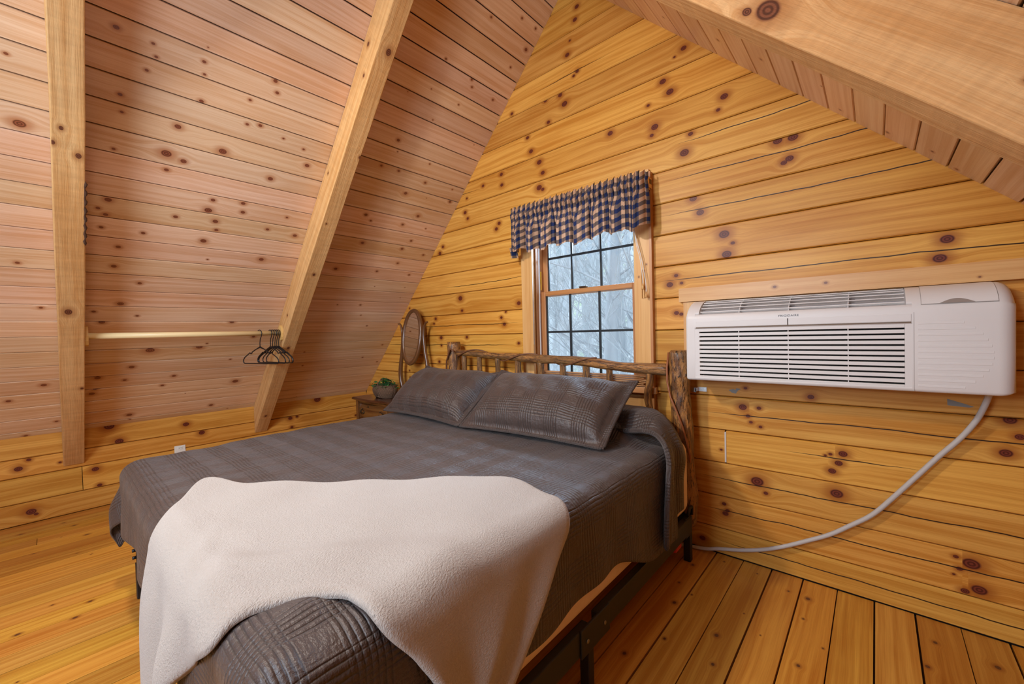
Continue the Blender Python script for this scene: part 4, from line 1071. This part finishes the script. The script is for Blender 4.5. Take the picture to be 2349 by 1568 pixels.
# ------------------------------------------------------------------ outlet
ou = empty('wall_outlet', (XL,.690,.325)); tag(ou, 'white wall outlet low on the left knee wall behind the bed', 'outlet')
wp = simple('outlet_white', (.80,.80,.74), .4)
box('plate', (.0005,-.037,-.060), (.006,.037,.036), wp, ou, bevel=.002)
box('socket', (.005,-.017,.002), (.0085,.017,.026), wp, ou, bevel=.003); box('socket', (.005,-.017,-.048), (.0085,.017,-.022), wp, ou, bevel=.003)
for z_ in (.016,-.034):
    for y_ in (-.006,.006): box('slot', (.008,y_-.0012,z_-.004), (.009,y_+.0012,z_+.004), AIN, ou)

# ------------------------------------------------------------------ dresser with oval mirror
DX0, DX1, DY0, DY1, DZ = -3.93, -2.785, 1.975, 2.355, .645
dr = empty('dresser', ((DX0+DX1)/2,2.16,0)); tag(dr, 'antique dark oak dresser with an oval tilting mirror in the far corner', 'dresser')
ox, oy = (DX0+DX1)/2, 2.16
def D(x, y, z): return (x-ox, y-oy, z)
def serp(x, y0, amp):   # serpentine front
    t = (x-DX0)/(DX1-DX0); return y0-amp*(.5-.5*math.cos(t*4*math.pi))+amp*.8*math.exp(-((t-.5)/.12)**2)
P = []; n_ = 48
mb = MB()
lo, hi = [], []
for z, ins in ((DZ-.030,.018),(DZ-.024,.004),(DZ-.014,.0),(DZ-.006,.004),(DZ,.010)):
    row = []
    for i in range(n_+1):
        x = DX0+.0+ (DX1-DX0)*i/n_; xx = min(max(x,DX0+ins),DX1-ins); row.append(D(xx, serp(x,DY0,.022)+ins, z))
    row.append(D(DX1-ins, DY1, z)); row.append(D(DX0+ins, DY1, z)); P.append(row)
mb.grid(P, [[(p[0],p[1]+p[2]) for p in r] for r in P], smooth=False, wrap=True)
top = [P[-1][i] for i in range(n_+1)]; bk = [(p[0], P[-1][-1][1], p[2]) for p in top]
mb.grid([top, bk], [[(p[0],p[1]) for p in r] for r in (top,bk)], smooth=False)
bo = [P[0][i] for i in range(n_+1)]; bk2 = [(p[0], P[0][-1][1], p[2]) for p in bo]
mb.grid([bo, bk2], smooth=False)
o = mb.build('top', TOPW, dr)
bm = bmesh.new(); bm.from_mesh(o.data); bmesh.ops.recalc_face_normals(bm, faces=bm.faces); bm.to_mesh(o.data); bm.free()
cx0, cx1, cyf = DX0+.035, DX1-.035, DY0+.045
box('side_panel', D(cx0,cyf,.02), D(cx0+.022,DY1-.01,DZ-.03), OAK, dr, ax=2); box('side_panel', D(cx1-.022,cyf,.02), D(cx1,DY1-.01,DZ-.03), OAK, dr, ax=2)
box('back_panel', D(cx0+.022,DY1-.018,.05), D(cx1-.022,DY1-.01,DZ-.03), OAK, dr)
for x in (cx0, cx1-.045): box('corner_post', D(x,cyf-.02,0), D(x+.045,cyf+.02,DZ-.031), OAK, dr, ax=2, bevel=.004)
for z in (.045,.235,.425,.600): box('divider', D(cx0+.045,cyf-.006,z-.010), D(cx1-.045,cyf+.015,z+.010), OAK, dr)
BRS = simple('dark_brass', (.10,.075,.045), .4, metal=.9)
def drawer(x0, x1, z0, z1, handles, two=False):
    P = []
    for i in range(25):
        x = x0+(x1-x0)*i/24; y = serp(x, cyf-.004, .018)
        P.append([D(x,y+.012,z0), D(x,y,z0+.003), D(x,y-.004,(z0+z1)/2), D(x,y,z1-.003), D(x,y+.012,z1)])
    root = MB().grid(P, [[(p[0],p[2]) for p in r] for r in P], flip=False).build('drawer', OAK, dr)
    bm = bmesh.new(); bm.from_mesh(root.data); bmesh.ops.recalc_face_normals(bm, faces=bm.faces)
    if sum(f.normal.y for f in bm.faces) > 0: bmesh.ops.reverse_faces(bm, faces=bm.faces)
    bm.to_mesh(root.data); bm.free()
    zc = (z0+z1)/2
    for hx in handles:
        y = serp(hx, cyf-.006, .018)
        mb = MB()
        mb.tube([D(hx-.045,y-.004,zc),D(hx-.03,y-.008,zc-.018),D(hx,y-.012,zc-.026),D(hx+.03,y-.008,zc-.018),D(hx+.045,y-.004,zc)], .0035, 6)
        for q in range(14):
            a = 2*math.pi*q/14; r_ = .042+.008*math.cos(a*4)
            mb.tube([D(hx+r_*math.cos(a),y-.002,zc+.62*r_*math.sin(a)), D(hx+.6*r_*math.cos(a+.5),y-.005,zc+.4*r_*math.sin(a+.5))], .003, 5)
        mb.tube([D(hx-.045,y+.003,zc),D(hx-.045,y-.008,zc)], .006, 8); mb.tube([D(hx+.045,y+.003,zc),D(hx+.045,y-.008,zc)], .006, 8)
        mb.build('handle', BRS, root)
    kx = (x0+x1)/2 if not two else x0+.20
    y = serp(kx, cyf-.006, .018)
    MB().tube([D(kx,y+.002,zc+.055),D(kx,y-.004,zc+.055)], .009, 8).build('keyhole', BRS, root)
xm = (cx0+cx1)/2
drawer(cx0+.047, xm-.012, .437, .588, [cx0+.13, xm-.1], True); drawer(xm+.012, cx1-.047, .437, .588, [xm+.1, cx1-.13], True)
box('divider', D(xm-.010,cyf-.006,.435), D(xm+.010,cyf+.015,.59), OAK, dr, ax=2)
drawer(cx0+.047, cx1-.047, .247, .413, [cx0+.22, cx1-.22]); drawer(cx0+.047, cx1-.047, .057, .223, [cx0+.22, cx1-.22])
# mirror
mc = D(-3.318,2.29,1.228)
FRM = wood('mirror_frame_oak', (.20,.085,.030), (.09,.034,.012), (.05,.02,.01), (.02,.01,.005), rough=.25, coat=.5, tint=.02)
ov = [(mc[0]+.139*math.cos(a), mc[1]+.03*math.sin(a), mc[2]+.252*math.sin(a)) for a in [2*math.pi*k/56 for k in range(56)]]
mf = MB().tube(ov, [lambda an: .0205 if True else 0]*56, 10, closed=True).build('mirror_frame', FRM, dr)
MIR, nt, b = mat('mirror_silver'); setp(b, col=(.86,.86,.84), rough=.02, metal=1.0)
P = [[(mc[0]+.128*r_*math.cos(a), mc[1]+.03*r_*math.sin(a)-.006, mc[2]+.242*r_*math.sin(a)) for a in [2*math.pi*k/48 for k in range(49)]] for r_ in (.001,.5,1)]
o = MB().grid(P, smooth=False).build('mirror_glass', MIR, mf)
for sx in (-1, 1):
    ap = [(sx*.235,1.362),(sx*.205,1.352),(sx*.180,1.300),(sx*.172,1.22),(sx*.185,1.10),(sx*.212,.98),(sx*.228,.87),(sx*.215,.77),(sx*.19,.70),(sx*.19,.645)]
    pts = [tuple(catm([(mc[0]+x, D(0,2.30,0)[1], z) for x, z in ap], i/30)) for i in range(31)]
    rr = [.010+.012*sm(i/22.) for i in range(31)]
    MB().tube(pts, [float(r_) for r_ in rr], 10).build('mirror_arm', FRM, dr)
    MB().tube([(mc[0]+sx*.185, mc[1]+.01, 1.228),(mc[0]+sx*.150, mc[1]+.005, 1.228)], .007, 8).build('mirror_pivot', BRS, dr)
pts = []; nb_ = 30
vs = []
for y in (2.318, 2.338):
    for i in range(nb_+1):
        t_ = i/nb_; x = -3.318+(t_-.5)*.60; z = .655+.155*math.exp(-((t_-.5)/.20)**2)+.02*math.cos((t_-.5)*18)**2
        vs += [D(x,y,DZ-.004), D(x,y,z)]
fs = []
for i in range(nb_):
    a = 2*i; fs.append((a,a+2,a+3,a+1)); b0 = 2*(nb_+1)+a; fs.append((b0+1,b0+3,b0+2,b0)); fs.append((a+1,a+3,b0+3,b0+1))
MB().quadset(vs, fs).build('crest_board', FRM, dr)

# basket of ivy
WKR, nt, b = mat('wicker')
uvn = N(nt,'ShaderNodeUVMap', uv_map='uv').outputs[0]
s = N(nt,'ShaderNodeSeparateXYZ'); nt.links.new(uvn, s.inputs[0])
row = M(nt,'FLOOR', M(nt,'MULTIPLY', s.outputs[1], 20)); 
ax_ = M(nt,'SINE', M(nt,'ADD', M(nt,'MULTIPLY', s.outputs[0], 620), M(nt,'MULTIPLY', row, math.pi)))
ay_ = M(nt,'SINE', M(nt,'MULTIPLY', M(nt,'FRACT', M(nt,'MULTIPLY', s.outputs[1], 20)), math.pi))
hgt = M(nt,'MULTIPLY', M(nt,'ADD', M(nt,'MULTIPLY', ax_, .5), .5), ay_)
nt.links.new(MIX(nt, hgt, (.05,.025,.014), (.50,.31,.19)), b.inputs['Base Color']); setp(b, rough=.6); BUMP(nt, b, hgt, .8, .008)
bc = (-3.585, 2.145, .646)
bk_ = empty('wicker_basket', bc); tag(bk_, 'small brown woven basket on the dresser, holding ivy', 'basket')
P = []; U_ = []
for i in range(57):
    a = 2*math.pi*i/56; row = []; ur = []
    for j in range(15):
        t_ = j/14; r = .080+.030*math.sin(min(1,t_*1.25)*math.pi*.62)-.006*sm((t_-.6)/.4)
        lobe = 1+.09*abs(math.cos(a))-.10*math.exp(-(math.sin(a)/.28)**2*0)*0
        x = r*1.30*math.cos(a)*lobe; y = r*.92*math.sin(a)
        z = .122*t_+.030*(1-t_)*(math.exp(-((math.cos(a))/.30)**2))
        row.append((x,y,z)); ur.append((i/56*.5, t_))
    P.append(row); U_.append(ur)
MB().grid(P, U_, flip=False).build('body', WKR, bk_, solid=.005)
base = [P[i][0] for i in range(56)]; MB().quadset(base, [list(range(56))]).build('bottom', WKR, bk_)
MB().tube([P[i][-1] for i in range(56)], .0045, 6, closed=True).build('rim', WKR, bk_)
MB().tube([(.0,-.082*math.cos(a),.118+.062*math.sin(a)) for a in [math.pi*k/16 for k in range(17)]], .005, 6).build('handle', WKR, bk_)
IVY, nt, b = mat('ivy_leaf'); oi = N(nt,'ShaderNodeNewGeometry').outputs['Random Per Island']
nt.links.new(MIX(nt, oi, (.006,.060,.028), (.05,.26,.05)), b.inputs['Base Color']); setp(b, rough=.35)
iv = empty('ivy_plant', (bc[0],bc[1],bc[2]+.09)); tag(iv, 'dark green ivy spilling over the basket rim', 'plant')
random.seed(33); lm = MB(); stm = MB()
for k in range(150):
    a = random.uniform(0,6.283); r = random.uniform(.01,.135)**1; z = .012+.050*math.exp(-(r/.09)**2)+random.uniform(-.015,.028)
    if r > .11: z -= .015
    c_ = Vector((r*1.25*math.cos(a), r*.85*math.sin(a), z+.01))
    q_ = Matrix.Rotation(random.uniform(0,6.28),3,'Z') @ Matrix.Rotation(random.uniform(-.9,.9),3,'X') @ Matrix.Rotation(random.uniform(-.6,.6),3,'Y')
    L_ = random.uniform(.016,.026)
    sh = [(0,0,0),(.45,-.1,.05),(.55,.35,.08),(.25,.55,.03),(0,1,-.08),(-.25,.55,.03),(-.55,.35,.08),(-.45,-.1,.05)]
    vs = [c_+q_ @ (Vector(p)*L_) for p in sh]
    lm.quadset(vs, [(0,1,2,3),(0,3,4,5),(0,5,6,7)])
    if k % 4 == 0: stm.tube([(c_.x*.3,c_.y*.3,-.01),(c_.x*.7,c_.y*.7,c_.z*.9),tuple(c_)], .0012, 4, caps=False)
lf = lm.build('leaves', IVY, iv); lf['kind'] = 'stuff'
stm.build('stems', IVY, iv)
